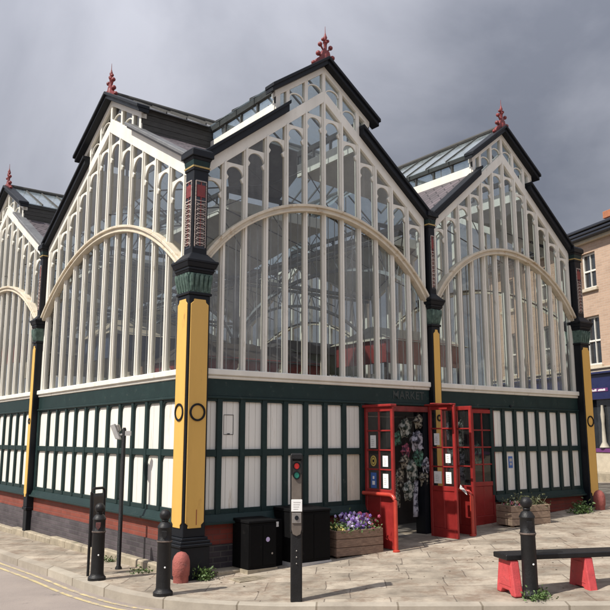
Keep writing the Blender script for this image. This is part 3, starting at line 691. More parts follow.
# ------------------------------------------------------------------ doors (parts of the hall)
def leaf(fr, L_, z0, z1, cols, rows, notices=(), rail=True, hand=False, opaque_side=None, zmid=1.02):
    """door leaf in local frame, s from the hinge outward"""
    b = MB(fr); t = .022; st = .055
    b.box(0, st, -t, t, z0, z1); b.box(L_-st, L_, -t, t, z0, z1); b.box(st, L_-st, -t, t, z1-.07, z1); b.box(st, L_-st, -t, t, zmid-.05, zmid+.03); b.box(st, L_-st, -t, t, z0, z0+.16)
    w = (L_-2*st)/cols
    for i in range(1, cols): b.box(st+i*w-.012, st+i*w+.012, -t*.8, t*.8, zmid+.03, z1-.07)
    hh = (z1-.07-zmid-.03)/rows
    for j in range(1, rows): b.box(st, L_-st, -t*.8, t*.8, zmid+.03+j*hh-.012, zmid+.03+j*hh+.012)
    b.box(st, L_-st, -t*.45, t*.45, z0+.16, zmid-.05)          # lower panel
    b.box(L_/2-.02, L_/2+.02, -t*.7, t*.7, z0+.16, zmid-.05)
    d = b.build('door', 'red', hall, bevel=.005)
    b = MB(fr); b.face([(st, 0, zmid+.03), (L_-st, 0, zmid+.03), (L_-st, 0, z1-.07), (st, 0, z1-.07)]); b.build('door_pane', 'doorglass', d)
    for (i, j, m_, side, sz) in notices:
        b = MB(fr); cx_ = st+(i+.5)*w; cz = zmid+.03+(j+.5)*hh-.02
        if m_ == 'roundel':
            n = 20; b.prism([(cx_+.068*cos(2*pi*k/n), cz+.085*sin(2*pi*k/n)) for k in range(n)], side*.004, side*.008); o = b.build('round_sticker', 'roundel', d)
            b = MB(fr); b.strip([(cx_+.05*cos(2*pi*k/n), cz+.064*sin(2*pi*k/n)) for k in range(n+1)], [(cx_+.042*cos(2*pi*k/n), cz+.054*sin(2*pi*k/n)) for k in range(n+1)], side*.008, side*.010); b.box(cx_-.02, cx_+.02, min(side*.008, side*.010), max(side*.008, side*.010), cz-.02, cz+.02); b.build('sticker_print', 'black', d)
        else:
            b.box(cx_-sz[0]/2, cx_+sz[0]/2, min(side*.004, side*.008), max(side*.004, side*.008), cz-sz[1]/2, cz+sz[1]/2); o = b.build('notice', m_, d)
            b = MB(fr)
            if m_ == 'bluesign':
                b.box(cx_-.03, cx_+.03, min(side*.0085, side*.011), max(side*.0085, side*.011), cz-.07, cz-.01); b.box(cx_-.018, cx_+.018, min(side*.0085, side*.011), max(side*.0085, side*.011), cz+.02, cz+.065); b.build('notice_print', 'whitepaper', d)
            else:
                for q in range(4): b.box(cx_-sz[0]*.3, cx_+sz[0]*(.1+.06*(q % 3)), min(side*.0085, side*.0095), max(side*.0085, side*.0095), cz-.06+q*.03, cz-.052+q*.03)
                b.build('notice_print', 'grey', d)
    return d
FA = Fr((3.19, -.05, 0), (0, -1), (-1, 0))
P_ = 'whitepaper'
leaf(FA, .67, .16, 2.34, 2, 4, [(0, 2, P_, 1, (.13, .2)), (0, 1, 'roundel', 1, 0), (1, 1, P_, 1, (.12, .17)), (0, 0, 'bluesign', 1, (.13, .24)), (1, 0, P_, 1, (.12, .22))])
FB = Fr((4.58, -.16, 0), (0, -1), (-1, 0))
leaf(FB, .60, .20, 2.40, 2, 4, [(0, 2, P_, 1, (.12, .2)), (1, 1, P_, 1, (.11, .15)), (0, 0, P_, 1, (.17, .2)), (1, 0, P_, 1, (.12, .19))])
FC = Fr((5.06, -.05, 0), (0, -1), (-1, 0))
leaf(FC, .66, .22, 2.40, 2, 4)
FD = Fr((5.84, -.02, 0), (1, 0), (0, -1))
leaf(FD, .60, .28, 2.38, 2, 4)
# doorway frames: red lintel and posts, pelmets over the leaves
b = MB(RF)
b.box(3.2, 4.70, -.10, .03, 2.30, 2.40); b.box(5.0, 6.46, -.10, .015, 2.38, 2.405); b.box(3.2, 3.24, -.1, .03, .1, 2.30); b.box(6.44, 6.50, -.1, .03, .2, 2.40)
b.build('door_frame', 'redd', hall, bevel=.006)
for q in ((3.13, 3.27, .0, .72, 2.34, 2.385), (4.52, 4.64, .1, .74, 2.40, 2.43), (4.14, 4.52, .60, .72, 2.405, 2.425)): b = MB(RF); b.box(*q); b.build('door_canopy', 'red', hall, bevel=.01)
for q in ((3.2, 3.27, -.12, -.02, .1, 2.3), (4.62, 4.72, -.25, -.02, .1, 2.35), (5.80, 5.86, -.12, -.04, .2, 2.38)): b = MB(RF); b.box(*q); b.build('door_jamb', 'black', hall)
for q in ((3.2, 4.7, -.3, .06, .0, .19), (5.0, 5.85, -.3, .06, .1, .26)): b = MB(RF); b.box(*q); b.build('threshold', 'plinthstone', hall, bevel=.01)

# ------------------------------------------------------------------ guard rails
def rail(x, y0, y1, zr, zg, label):
    r = thing('guard_rail', label, 'guard rail', (x, y1, zg), 0, 'red guard rails beside the doors')
    b = MB(); pts = [(0, y0-y1, zr-zg), (0, .12, zr-zg)]+[(0, .12*cos(q*pi/10)-.0-(0), zr-zg-.12+.12*cos(0)*1.0*cos(pi/2-q*pi/10) if False else zr-zg-.12+.12*sin(pi/2-q*pi/10+0)) for q in range(0)]
    for q in range(0, 7):
        a = q*pi/12; pts.append((0, .12-.12*sin(a), zr-zg-.12+.12*cos(a)))
    pts.append((0, 0, -.02)); b.tube(pts, .032, 10); o = b.build('rail_tube', 'redrail', r, smooth=True)
    b = MB(); b.lathe(0, 0, [(.055, -.01), (.055, .02), (.036, .03)], 14); b.build('foot_plate', 'redrail', r, smooth=True)
    return r
rail(3.12, -.06, -.80, .98, g(3.1, 0), 'red tube guard rail bending down to the ground beside the leftmost open red door')
rail(4.97, -.30, -.72, .97, g(5, 0), 'shorter red guard rail post in front of the inner open red door')
b = MB(Fr((4.97, -.66, 0), (0, 1), (-1, 0))); b.hexa([(0, .035, .90), (.16, .035, 1.0), (.16, .045, 1.0), (0, .045, .90), (.02, .035, .96), (.14, .035, 1.06), (.14, .045, 1.06), (.02, .045, .96)])
tag(b.build('paper_ticket', 'whitepaper', None), 'small white paper strip stuck on the bend of the inner red rail', 'paper')
b = MB()

# ------------------------------------------------------------------ inside the hall
b.b.free()
def stall(x, y, w, d, m1, m2, label, sign=3.6):
    s = thing('market_stall', label, 'market stall', (x, y, .2), 0, 'market stalls inside the hall')
    b = MB()
    for ax in (-w/2+.04, w/2-.04):
        for ay in (-d/2+.04, d/2-.04): b.box(ax-.035, ax+.035, ay-.035, ay+.035, 0, sign-.3)
    b.build('stall_frame', 'stalldark', s)
    b = MB(); b.box(-w/2, w/2, -d/2, d/2, 0, .95); b.build('counter', m2, s, bevel=.02)
    b = MB(); b.box(-w/2-.08, w/2+.08, -d/2-.08, -d/2-.03, sign-.75, sign-.2); b.box(-w/2-.08, -w/2-.03, -d/2-.03, d/2, sign-.75, sign-.2); b.build('sign_board', m1, s, bevel=.01)
    b = MB(); b.hexa([(-w/2-.15, -d/2-.15, sign-.25), (w/2+.15, -d/2-.15, sign-.25), (w/2+.15, d/2+.15, sign-.25), (-w/2-.15, d/2+.15, sign-.25), (-w/2+.3, -.1, sign+.15), (w/2-.3, -.1, sign+.15), (w/2-.3, .1, sign+.15), (-w/2+.3, .1, sign+.15)]); b.build('canopy', m2, s)
    return s
stall(2.4, 2.7, 2.6, 1.6, 'stallred', 'stalldark', 'market stall with red sign board behind the arched window nearest the corner', 3.25)
stall(7.2, 3.2, 2.4, 1.6, 'stallred', 'stallcream', 'market stall with red sign board inside the right-hand gable', 4.0)
stall(2.2, 5.8, 2.6, 1.4, 'stallblue', 'stallcream', 'blue-signed market stall deep inside behind the first gable', 4.0)
stall(6.8, 6.3, 2.6, 1.4, 'stallgrn', 'stalldark', 'green-signed market stall deep inside the right-hand gable', 4.0)
stall(2.2, 9.6, 2.8, 1.6, 'stallcream', 'stalldark', 'cream-signed market stall inside the far left gable', 3.9)
stall(2.2, 12.2, 2.8, 1.6, 'stallred', 'stalldark', 'tall red-signed market stall inside the far left gable', 4.4)
stall(7.0, 11.0, 2.8, 1.6, 'stallblue', 'stalldark', 'blue-signed market stall near the back wall of the hall', 4.5)
# stock on the inside ledges
rs = random.Random(3)
cols = ['stallcream', 'stallcream', 'whitepaper', 'stalldark', 'stallred', 'stallgrn', 'woodpale']
kinds = ['white', 'cream', 'dark', 'red', 'green', 'brown']
for q in ((.2, 4.7, .14, .42, 2.70, 2.76), (5.0, 9.3, .14, .42, 2.70, 2.76), (.14, .42, .45, 6.5, 2.70, 2.76)): b = MB(); b.box(*q); b.build('display_shelf', 'stalldark', hall)
def jar(x, y, z, r, h, m, lab):
    o = MB().lathe(x, y, [(r*.7, z), (r, z+h*.15), (r, z+h*.55), (r*.45, z+h*.75), (r*.5, z+h)], 10).build('display_jug', m, None, smooth=True)
    tag(o, lab, 'jug', 'jugs and pots on the shelf inside the glass')
for i, s in enumerate((.62, .95, 1.28, 1.42, 1.72, 2.15, 2.55, 2.95, 3.35, 3.7, 4.1)):
    hh = rs.uniform(.12, .26); cm = cols[i % 3] if i < 5 else cols[i % 7]
    jar(s, .28+rs.uniform(-.05, .05), 2.76, rs.uniform(.05, .10), hh, cm, 'small pot on the shelf behind the lower edge of the front arched window')
for i, s in enumerate((.9, 1.4, 1.9, 2.3, 2.8, 3.3, 3.8)):
    jar(.28, s, 2.76, rs.uniform(.05, .1), rs.uniform(.12, .28), cols[(i*2) % 7], 'small pot on the shelf behind the lower edge of the sunlit side window')
# hanging stock in the doorway
rk = MB(); rk.tube([(3.5, .35, 2.22), (4.80, .35, 2.22)], .012, 6); rk.tube([(4.2, .35, 2.22), (4.2, .35, 2.34)], .008, 5)
tag(rk.build('hanging_rail', 'steel', None), 'thin metal rail across the top of the open doorway', 'rail')
def cloth(name, a, c, sc):
    m = mat(name, a, .85, .4, sc, .4, 60, col2=c); cr_ = [n_ for n_ in m.node_tree.nodes if n_.type == 'VALTORGB'][0]; cr_.color_ramp.elements[0].position = .46; cr_.color_ramp.elements[1].position = .55; return m
M['cl1'] = cloth('pale_cloth', (.42, .43, .38), (.03, .05, .04), 12); M['cl2'] = cloth('pink_cloth', (.50, .12, .18), (.06, .03, .05), 12)
M['cl3'] = cloth('green_cloth', (.12, .28, .20), (.02, .04, .03), 9); M['cl4'] = cloth('lilac_cloth', (.42, .41, .46), (.035, .035, .05), 11); M['cl5'] = cloth('stone_cloth', (.34, .31, .24), (.03, .026, .022), 18)
def bag(x, y, z, w, h, m, lab, tilt=0):
    t_ = thing('hanging_bag', lab, 'bag', (x+(.24 if x < 4.8 else 0), y-.06, z), tilt, 'goods hanging in the open doorway')
    b = MB(); n = 14; prof = []
    b.ball((0, 0, -h*.55), 1, 20, (w/2, w*.30, h*.5), .75); o = b.build('bag_body', m, t_, smooth=True)
    b = MB(); b.tube([(-w*.25, 0, -h*.15), (0, 0, .04), (w*.25, 0, -h*.15)], .008, 5); b.build('strap', 'stalldark', t_)
for (x, y, z, w, h, m, lab) in (
    (4.16, .30, 2.20, .30, .30, 'cl1', 'pale patterned bag at the top of the open doorway'), (4.34, .18, 1.98, .34, .34, 'cl4', 'lilac and white bag hanging below the top one in the doorway'),
    (4.20, .34, 1.76, .22, .26, 'cl2', 'pink bag hanging in the middle of the open doorway'), (4.38, .2, 1.68, .28, .30, 'cl3', 'green bag hanging beside the pink one in the doorway'),
    (4.28, .28, 1.48, .30, .34, 'cl1', 'pale round bag below the pink one in the doorway'), (4.45, .15, 1.30, .26, .26, 'cl5', 'stone-coloured bag near the open door edge'),
    (4.05, .36, 1.34, .20, .3, 'cl5', 'small brownish bag low at the left of the hanging goods')): bag(x, y, z, w, h, m, lab, .4)
for (x, y, z, w, h, m, lab) in (
    (4.30, .12, 2.26, .22, .22, 'cl5', 'small stone bag tucked at the top right of the doorway goods'), (4.08, .42, 1.98, .2, .24, 'cl3', 'small green bag high at the left of the hanging goods'),
    (4.44, .10, 1.52, .2, .26, 'cl4', 'little lilac bag at the right edge of the hanging goods'), (4.12, .3, 1.56, .22, .22, 'cl5', 'mottled bag in the middle left of the hanging goods'),
    (4.16, .26, 1.12, .26, .3, 'cl1', 'pale bag low in the middle of the hanging goods'), (4.0, .45, 1.05, .2, .28, 'cl5', 'mottled bag lowest at the left of the hanging goods'),
    (5.35, .3, 2.2, .3, .4, 'cl4', 'lilac bag hanging behind the inner open door'), (5.45, .3, 1.7, .3, .4, 'cl1', 'pale bag hanging behind the inner open door'),
    (5.95, .25, 2.2, .26, .34, 'cl1', 'pale bag behind the top panes of the rightmost door'), (6.25, .25, 1.75, .3, .36, 'cl3', 'green bag behind the middle panes of the rightmost door'), (6.0, .25, 1.4, .26, .34, 'cl5', 'mottled bag behind the lower panes of the rightmost door')): bag(x, y, z, w, h, m, lab, .4)
def garment(x, y, z, w, h, m, lab):
    t_ = thing('hanging_garment', lab, 'garment', (x+(.24 if x < 4.8 else 0), y-.06, z), .35, 'goods hanging in the open doorway')
    b = MB(); n = 12
    for k in range(n):
        a0, a1 = k/n, (k+1)/n
        f_ = lambda a, t: (w*(a-.5)*(.6+.4*t), .03*sin(a*19+t*2), -h*t)
        for r_ in range(5):
            t0, t1 = r_/5, (r_+1)/5; b.face([f_(a0, t0), f_(a1, t0), f_(a1, t1), f_(a0, t1)])
    bmesh.ops.remove_doubles(b.b, verts=b.b.verts, dist=.001)
    o = b.build('cloth', m, t_, smooth=True); sm = o.modifiers.new('solid', 'SOLIDIFY'); sm.thickness = .02
    b = MB(); b.tube([(-w*.28, 0, 0), (0, 0, .05), (w*.28, 0, 0)], .007, 5); b.build('hanger', 'steel', t_)
garment(4.40, .26, 1.12, .34, .62, 'cl4', 'grey lilac garment hanging lowest in the open doorway')
garment(4.02, .40, 1.2, .2, .55, 'cl5', 'narrow mottled garment hanging low left in the open doorway')
garment(5.55, .5, 1.75, .45, .7, 'cl3', 'green garment hanging behind the right-hand doors')
garment(6.1, .5, 2.15, .35, .55, 'cl1', 'pale garment hanging behind the rightmost red door')
garment(6.2, .55, 1.55, .35, .5, 'cl4', 'lilac garment hanging low behind the rightmost red door')
b = MB(); b.box(3.2, 6.6, 1.5, 1.56, .2, 2.6); b.build('inner_screen', 'stalldark', hall)

# ------------------------------------------------------------------ street furniture
def bollard(x, y, h, label, crest=False, rz=0):
    z = g(x, y); t_ = thing('bollard', label, 'bollard', (x, y, z), rz, 'black cast iron bollards')
    k = h/1.0
    b = MB(); b.lathe(0, 0, [(.118, -.02), (.118, .035), (.104, .05), (.092, .06), (.086, .09), (.082, .60*k), (.086, .61*k), (.086, .645*k), (.082, .65*k), (.082, .78*k), (.090, .79*k), (.088, .80*k), (.060, .845*k), (.032, .86*k), (.030, .875*k)], 28)
    b.build('bollard_post', 'blackiron', t_, smooth=True)
    b = MB(); b.ball((0, 0, .935*k), .068, 20); b.lathe(0, 0, [(.04, .86*k), (.045, .875*k), (.04, .885*k)], 16); b.build('ball_finial', 'blackiron', t_, smooth=True)
    b = MB(); b.lathe(0, 0, [(.087, .618*k), (.094, .623*k), (.094, .632*k), (.087, .637*k)], 28); b.build('band', 'bandpaint', t_, smooth=True)
    b = MB(); f = Fr((0, -.079, 0), (1, 0), (0, -1)); b.fr = f
    b.prism([(-.032, .755*k), (.032, .755*k), (.032, .70*k), (0, .655*k), (-.032, .70*k)], -.012, .010); b.build('shield', 'shieldred' if crest else 'blackiron', t_, bevel=.004)
    b = MB(); b.ball((0.02, -.086, .33*k), .011, 8); b.build('stud', 'whitepaper', t_)
    return t_
bollard(-.80, -.86, .99, 'black ball-topped bollard in front of the red stone ball at the corner pillar', rz=R(-30))
bollard(-1.03, .62, .99, 'black ball-topped bollard with a reddish shield in front of the upright sign frame', True, rz=R(-30))
bollard(2.19, -3.91, 1.09, 'black ball-topped bollard with a weed tuft at its foot beside the bench', rz=R(-35))

# pedestrian signal post
t_ = sigpost = thing('crossing_signal_post', 'black pedestrian crossing post with red and green lamps and a white label', 'signal post', (.24, -2.14, g(.24, 0)), R(-34))
b = MB(); b.box(-.075, .075, -.07, .07, -.02, .78); b.build('post', 'blackiron', t_, bevel=.02, seg=3)
b = MB(); b.box(-.082, .082, -.075, .075, .76, 1.64); b.taper(0, 0, .082, .07, 1.64, 1.66, .075, .06); b.build('housing', 'blackiron', t_, bevel=.012, seg=2)
f = Fr((0, -.075, 0), (1, 0), (0, -1))
b = MB(f); b.prism([(-.066, .80), (-.05, .745), (0, .725), (.05, .745), (.066, .80), (.066, 1.575), (-.066, 1.575)], 0, .012); b.build('face_plate', 'housing', t_, bevel=.004)
b = MB(f); b.box(-.07, .07, 0, .07, 1.60, 1.645); b.box(-.07, -.055, 0, .05, 1.42, 1.60); b.box(.055, .07, 0, .05, 1.42, 1.60); b.build('hood', 'blackiron', t_)
for z, m_, nm in ((1.515, 'lampred', 'red_lamp'), (1.41, 'lampgreen', 'green_lamp')):
    b = MB(f); n = 20; b.prism([(.034*cos(2*pi*k/n), z+.034*sin(2*pi*k/n)) for k in range(n)], .012, .022); b.build(nm, m_, t_, bevel=.004)
    b = MB(f); b.strip([(.048*cos(2*pi*k/n), z+.048*sin(2*pi*k/n)) for k in range(n+1)], [(.036*cos(2*pi*k/n), z+.036*sin(2*pi*k/n)) for k in range(n+1)], .01, .035); b.build('lamp_rim', 'black', t_)
b = MB(f); b.box(-.07, .072, .012, .03, 1.00, 1.135); b.build('label_plate', 'whitepaper', t_, bevel=.003)
b = MB(f)
for q in range(4): b.box(-.045, .02+.01*q, .03, .0315, 1.025+q*.025, 1.032+q*.025)
b.build('label_print', 'grey', t_)
b = MB(f); b.box(-.06, .06, .012, .028, .87, .985); b.build('button_box', 'steel', t_, bevel=.004)
b = MB(f); n = 18; b.prism([(.026*cos(2*pi*k/n), .93+.026*sin(2*pi*k/n)) for k in range(n)], .028, .04); b.build('push_button', 'black', t_)
b = MB(f)
for q in range(3): b.ball((0, .0, .56-.07*q), .009, 8)
b.build('bolt', 'steel', t_)

sigpost.scale = (.88, .88, 1)
# lamp/camera pole by the side wall
t_ = thing('camera_pole', 'slim black pole with a tilted grey camera box on top by the sunlit side wall', 'camera pole', (-.43, 1.30, g(0, 1.3)))
b = MB(); b.lathe(0, 0, [(.05, -.02), (.05, .02), (.031, .05), (.031, 2.0), (.02, 2.03)], 14); b.build('post', 'blackiron', t_, smooth=True)
b = MB(Fr((0, 0, 1.93), (cos(R(-35)), sin(R(-35))), (sin(R(-35)), -cos(R(-35))))); b.tube([(.09, 0, .02), (-.12, 0, -.02)], .02, 8); b.box(.02, .10, -.035, .035, -.02, .05); b.build('bracket', 'grey', t_)
b = MB(Fr((0, 0, 1.93), (cos(R(-35)), sin(R(-35))), (sin(R(-35)), -cos(R(-35)))))
b.prism([(-.21, .14), (-.14, .16), (-.04, -.08), (-.12, -.07)], -.05, .05); b.build('camera_box', 'grey', t_, bevel=.01)
b = MB(Fr((0, 0, 1.93), (cos(R(-35)), sin(R(-35))), (sin(R(-35)), -cos(R(-35))))); b.prism([(-.13, .14), (-.08, .15), (-.05, .06), (-.09, .03)], -.04, .04); b.build('camera_lens', 'steel', t_, bevel=.01)

# upright sign frame
t_ = thing('sign_frame', 'narrow upright black hooped sign frame standing by the sunlit side wall', 'sign frame', (-.89, 1.05, g(0, 1)), R(25))
b = MB(); h_ = 1.17; w_ = .13
pts = [(-w_, 0, -.02), (-w_, 0, h_-.05), (-w_+.015, 0, h_-.015), (-w_+.05, 0, h_), (w_-.05, 0, h_), (w_-.015, 0, h_-.015), (w_, 0, h_-.05), (w_, 0, -.02)]
b.tube(pts, .019, 10); b.build('hoop', 'blackiron', t_, smooth=True)
b = MB(); b.box(-w_+.02, w_-.02, -.012, .012, .38, 1.10); b.build('board', 'gutter', t_, bevel=.004)
b = MB(); b.box(-w_+.035, w_-.035, -.0135, -.0125, .42, 1.06); b.build('board_face', 'stalldark', t_)

# red stone guard balls
for x, y, lab in ((-.25, -.27, 'red painted stone guard post at the foot of the corner pillar'), (9.05, -.55, 'red painted stone guard post at the foot of the far right pillar')):
    z = g(x, y)
    b = MB(); b.lathe(x, y, [(.10, z-.03), (.10, z+.07), (.112, z+.09), (.116, z+.2), (.112, z+.27), (.092, z+.33), (.055, z+.37), (.01, z+.385)], 24)
    for v in b.b.verts:
        q = noise.noise(v.co*9)*.008; v.co.x += q; v.co.y += q
    tag(b.build('guard_stone', 'stonered', None, smooth=True), lab, 'guard stone', 'red guard stones at the pillars')

# service cabinets
def cabinet(x0, x1, y0, y1, h_, lab, sign=False):
    x, y = (x0+x1)/2, (y0+y1)/2; z = g(x, y)
    t_ = thing('utility_cabinet', lab, 'utility cabinet', (x, y, z), 0, 'black utility cabinets against the wall')
    w, d = (x1-x0)/2, (y1-y0)/2
    b = MB(); b.box(-w, w, -d, d, .04, h_-.03); b.build('cabinet_body', 'cabblack', t_, bevel=.008)
    b = MB(); b.hexa([(-w-.012, -d-.015, h_-.03), (w+.012, -d-.015, h_-.03), (w+.012, d, h_-.03), (-w-.012, d, h_-.03), (-w-.005, -d-.01, h_), (w+.005, -d-.01, h_), (w+.005, d, h_+.02), (-w-.005, d, h_+.02)]); b.build('lid', 'cabblack', t_, bevel=.005)
    b = MB(); b.box(-w-.01, w+.01, -d-.01, d, -.03, .04); b.build('base', 'grey' if not sign else 'plinthstone', t_)
    b = MB(); b.box(-w+.02, -.004, -d-.008, -d, .08, h_-.06); b.box(.004, w-.02, -d-.008, -d, .08, h_-.06); b.build('cabinet_door', 'cabblack', t_, bevel=.004)
    if sign:
        b = MB(Fr((0, -d, 0), (1, 0), (0, -1))); n = 18; b.prism([(w*.35+.032*cos(2*pi*k/n), h_*.62+.032*sin(2*pi*k/n)) for k in range(n)], .008, .011); b.build('round_sticker', 'lil', t_)
        b = MB(Fr((0, -d, 0), (1, 0), (0, -1))); n = 12; b.prism([(w*.66+.014*cos(2*pi*k/n), h_*.34+.014*sin(2*pi*k/n)) for k in range(n)], .008, .012); b.build('keyhole', 'steel', t_)
cabinet(.66, 1.13, -.47, -.06, .68, 'low black utility cabinet with a pale round sticker left of the signal post', True)
cabinet(1.36, 1.98, -.62, -.06, .76, 'taller black utility cabinet between the signal post and the wooden flower planter')
o = MB().box(1.22, 1.27, -.32, -.31, .60, .67).build('wall_tag', 'whitepaper', None); tag(o, 'tiny white card stuck on a black box between the two cabinets', 'card')
b = MB(); b.box(1.14, 1.35, -.31, -.06, -.03, .70); o = b.build('meter_box', 'cabblack', None, bevel=.008); tag(o, 'narrow black meter box squeezed between the two utility cabinets', 'meter box')

# planters
def leaves(b, cx, cy, cz, n, rx, ry, rz_, size, rnd):
    for _ in range(n):
        p = Vector((cx+rnd.gauss(0, 1)*rx, cy+rnd.gauss(0, 1)*ry, cz+abs(rnd.gauss(0, 1))*rz_))
        a = Vector((rnd.uniform(-1, 1), rnd.uniform(-1, 1), rnd.uniform(-.3, 1))).normalized(); c = a.cross(Vector((rnd.uniform(-1, 1), rnd.uniform(-1, 1), rnd.uniform(-1, 1)))).normalized()
        s = size*rnd.uniform(.6, 1.3)
        v = [b.b.verts.new(p-a*s*.2), b.b.verts.new(p+a*s*.4+c*s*.32), b.b.verts.new(p+a*s), b.b.verts.new(p+a*s*.4-c*s*.32)]; b.b.faces.new(v)
def planter(x0, y0, w, d, h_, rz, m_, lab, plantlab, flowers):
    z = g(x0, y0); t_ = thing('wooden_planter', lab, 'planter', (x0, y0, z), rz, 'wooden planters against the market hall')
    # origin = front left corner
    b = MB(); k = 3; hh = (h_-.03)/k
    for i in range(k):
        z0 = .03+i*hh; b.box(0, w, 0, .03, z0, z0+hh-.006); b.box(0, w, d-.03, d, z0, z0+hh-.006); b.box(0, .03, .032, d-.032, z0, z0+hh-.006); b.box(w-.03, w, .032, d-.032, z0, z0+hh-.006)
    b.build('boards', m_, t_, bevel=.006)
    b = MB()
    for ax in (.035, w-.085):
        for ay in (.034, d-.084): b.box(ax, ax+.05, ay, ay+.05, 0, h_-.02)
    b.build('corner_post', m_, t_)
    b = MB(); b.box(.03, w-.03, .03, d-.03, h_-.09, h_-.06); b.build('soil', 'soil', t_)
    rnd = random.Random(int(x0*100)); cr_, sr_ = cos(rz), sin(rz)
    pr = thing('flowering_plants', plantlab, 'plants', (x0, y0, z), rz, 'plants growing in the wooden planters')
    b = MB()
    for i in range(9): leaves(b, .08+(w-.16)*i/8, d/2-.04, h_-.06, 110, .05, d*.22, .085, .042, rnd)
    b.build('foliage', 'leaf' if flowers else 'leaf2', pr)
    if not flowers:
        b = MB()
        for i in range(40):
            x = rnd.uniform(.3*w, w*.95); y = rnd.uniform(.1, d-.1); b.tube([(x, y, h_-.07), (x+rnd.uniform(-.05, .05), y, h_+.04), (x+rnd.uniform(-.16, .16), y+rnd.uniform(-.1, .1), h_+rnd.uniform(.05, .16))], [.006, .005, .002], 4)
        b.build('stems', 'leaf2', pr)
    fl = [('pur', .34, .78, 80), ('lil', .28, .80, 60), ('pnk', .72, .97, 30), ('pyel', .03, .25, 16)] if flowers else [('pnk', .08, .35, 9), ('lil', .1, .3, 5)]
    for mm, a, c, n in fl:
        b = MB()
        for _ in range(n):
            fx = rnd.uniform(a, c)*w; fy = rnd.uniform(.03, d-.05); top = (.23 if flowers else .07)*(1-.5*abs(fx/w-.55)) if mm != 'pyel' else .06
            p = Vector((fx, fy, h_+rnd.uniform(-.02, top)))
            nrm = Vector((rnd.uniform(-.6, .3), -1, rnd.uniform(-.1, .9))).normalized(); u_ = nrm.cross(Vector((0, 0, 1))).normalized(); v_ = nrm.cross(u_)
            r = rnd.uniform(.022, .034)
            cen = b.b.verts.new(p+nrm*.008)
            ring = [b.b.verts.new(p+(u_*cos(q*2*pi/10)+v_*sin(q*2*pi/10))*r*(1 if q % 2 else .72)) for q in range(10)]
            for q in range(10): b.b.faces.new([cen, ring[q], ring[(q+1) % 10]])
        b.build({'pur': 'purple_blooms', 'lil': 'lilac_blooms', 'pnk': 'pink_blooms', 'pyel': 'yellow_blooms'}[mm], mm, pr)
planter(2.14, -.56, .86, .46, .40, R(-6), 'wood', 'brown wooden box planter of purple pansies left of the red doors', 'purple, lilac and pink pansies in the planter left of the red doors', True)
planter(6.06, -.68, .90, .42, .38, R(-12), 'woodpale', 'paler weathered wooden box planter right of the red doors', 'straggly green plants with a few pink blooms in the planter right of the doors', False)

# bench: dark plank on red rubber legs
t_ = thing('low_bench', 'low bench of a dark plank on two red rubber feet beside the bollard', 'bench', (2.14, -3.66, g(2.2, 0)), R(-24))
b = MB(); b.box(-.10, 2.3, -.15, .17, .385, .445); b.build('seat', 'blackiron', t_, bevel=.008)
for s in (.0, .94, 1.95):
    b = MB(); b.fr = Fr((s, 0, 0), (0, 1), (1, 0))
    b.prism([(-.14, .384), (.14, .384), (.215, .02), (.215, 0), (.12, 0), (.08, .05), (-.08, .05), (-.12, 0), (-.215, 0), (-.215, .02)], -.05, .055)
    b.build('foot', 'rubber', t_, bevel=.012, seg=2)
    b = MB(); b.fr = Fr((s, 0, 0), (0, 1), (1, 0)); b.prism([(-.09, .33), (.09, .33), (.13, .10), (-.13, .10)], -.055, -.049)
    b.build('foot_recess', 'rubber', t_)

# weeds
def weed(x, y, n, r, lab, size=.06, h_=.07):
    n = int(n*2.4); size *= .62
    rnd = random.Random(int(x*1000+7)); z = g(x, y); b = MB()
    leaves(b, x, y, z, n, r, r*.7, h_, size, rnd); o = b.build('weed_tuft', 'leaf', None)
    tag(o, lab, 'weed', 'weeds growing at the foot of things')
weed(.06, -.34, 120, .07, 'green weed growing at the foot of the corner pillar beside the red stone')
weed(2.17, -4.03, 160, .09, 'weed tuft around the foot of the bollard by the bench', .05, .04)
weed(8.4, -.55, 160, .12, 'large weed growing at the foot of the far right pillar', .09, .09)
weed(-.22, 2.1, 60, .08, 'small weed at the bottom of the side wall behind the pole', .05, .04)
weed(-.30, .75, 60, .1, 'small weed at the bottom of the side wall near the corner', .05, .03)
# inspection covers
def cover(x, y, w, d, rz, lab):
    z = g(x, y); t_ = MB(Fr((x, y, z), (cos(rz), sin(rz)), (-sin(rz), cos(rz)))); t_.box(-w/2, w/2, -d/2, d/2, -.02, .006)
    for i in range(5): t_.box(-w/2+.03, w/2-.03, -d/2+.03+i*(d-.06)/5, -d/2+.045+i*(d-.06)/5, .006, .011)
    tag(t_.build('inspection_cover', 'blackiron' if w < .3 else 'plinthstone', None), lab, 'cover', 'covers set in the ground')
cover(.55, -.72, .5, .3, R(-4), 'stone-filled inspection cover by the corner cabinet')
b = MB(); rnd = random.Random(5)
for _ in range(420):
    x = rnd.uniform(-1.0, 9); y = rnd.uniform(-5.5, -.2) if x > .6 else rnd.uniform(-2, 6)
    if x + y*1.0 < -1.4 - x*.1 and y < 0: continue
    if y > -.2 and x > -.25: continue
    z = g(x, y)+.003; q = rnd.uniform(.006, .022); a = rnd.uniform(0, 6)
    b.face([(x+q*cos(a+k*1.26)*rnd.uniform(.5, 1), y+q*sin(a+k*1.26)*rnd.uniform(.5, 1), z+rnd.uniform(0, .004)) for k in range(5)])
o = b.build('litter_specks', 'speck', None); tag(o, 'small dry leaves and specks scattered over the paving', 'litter', kind='stuff')

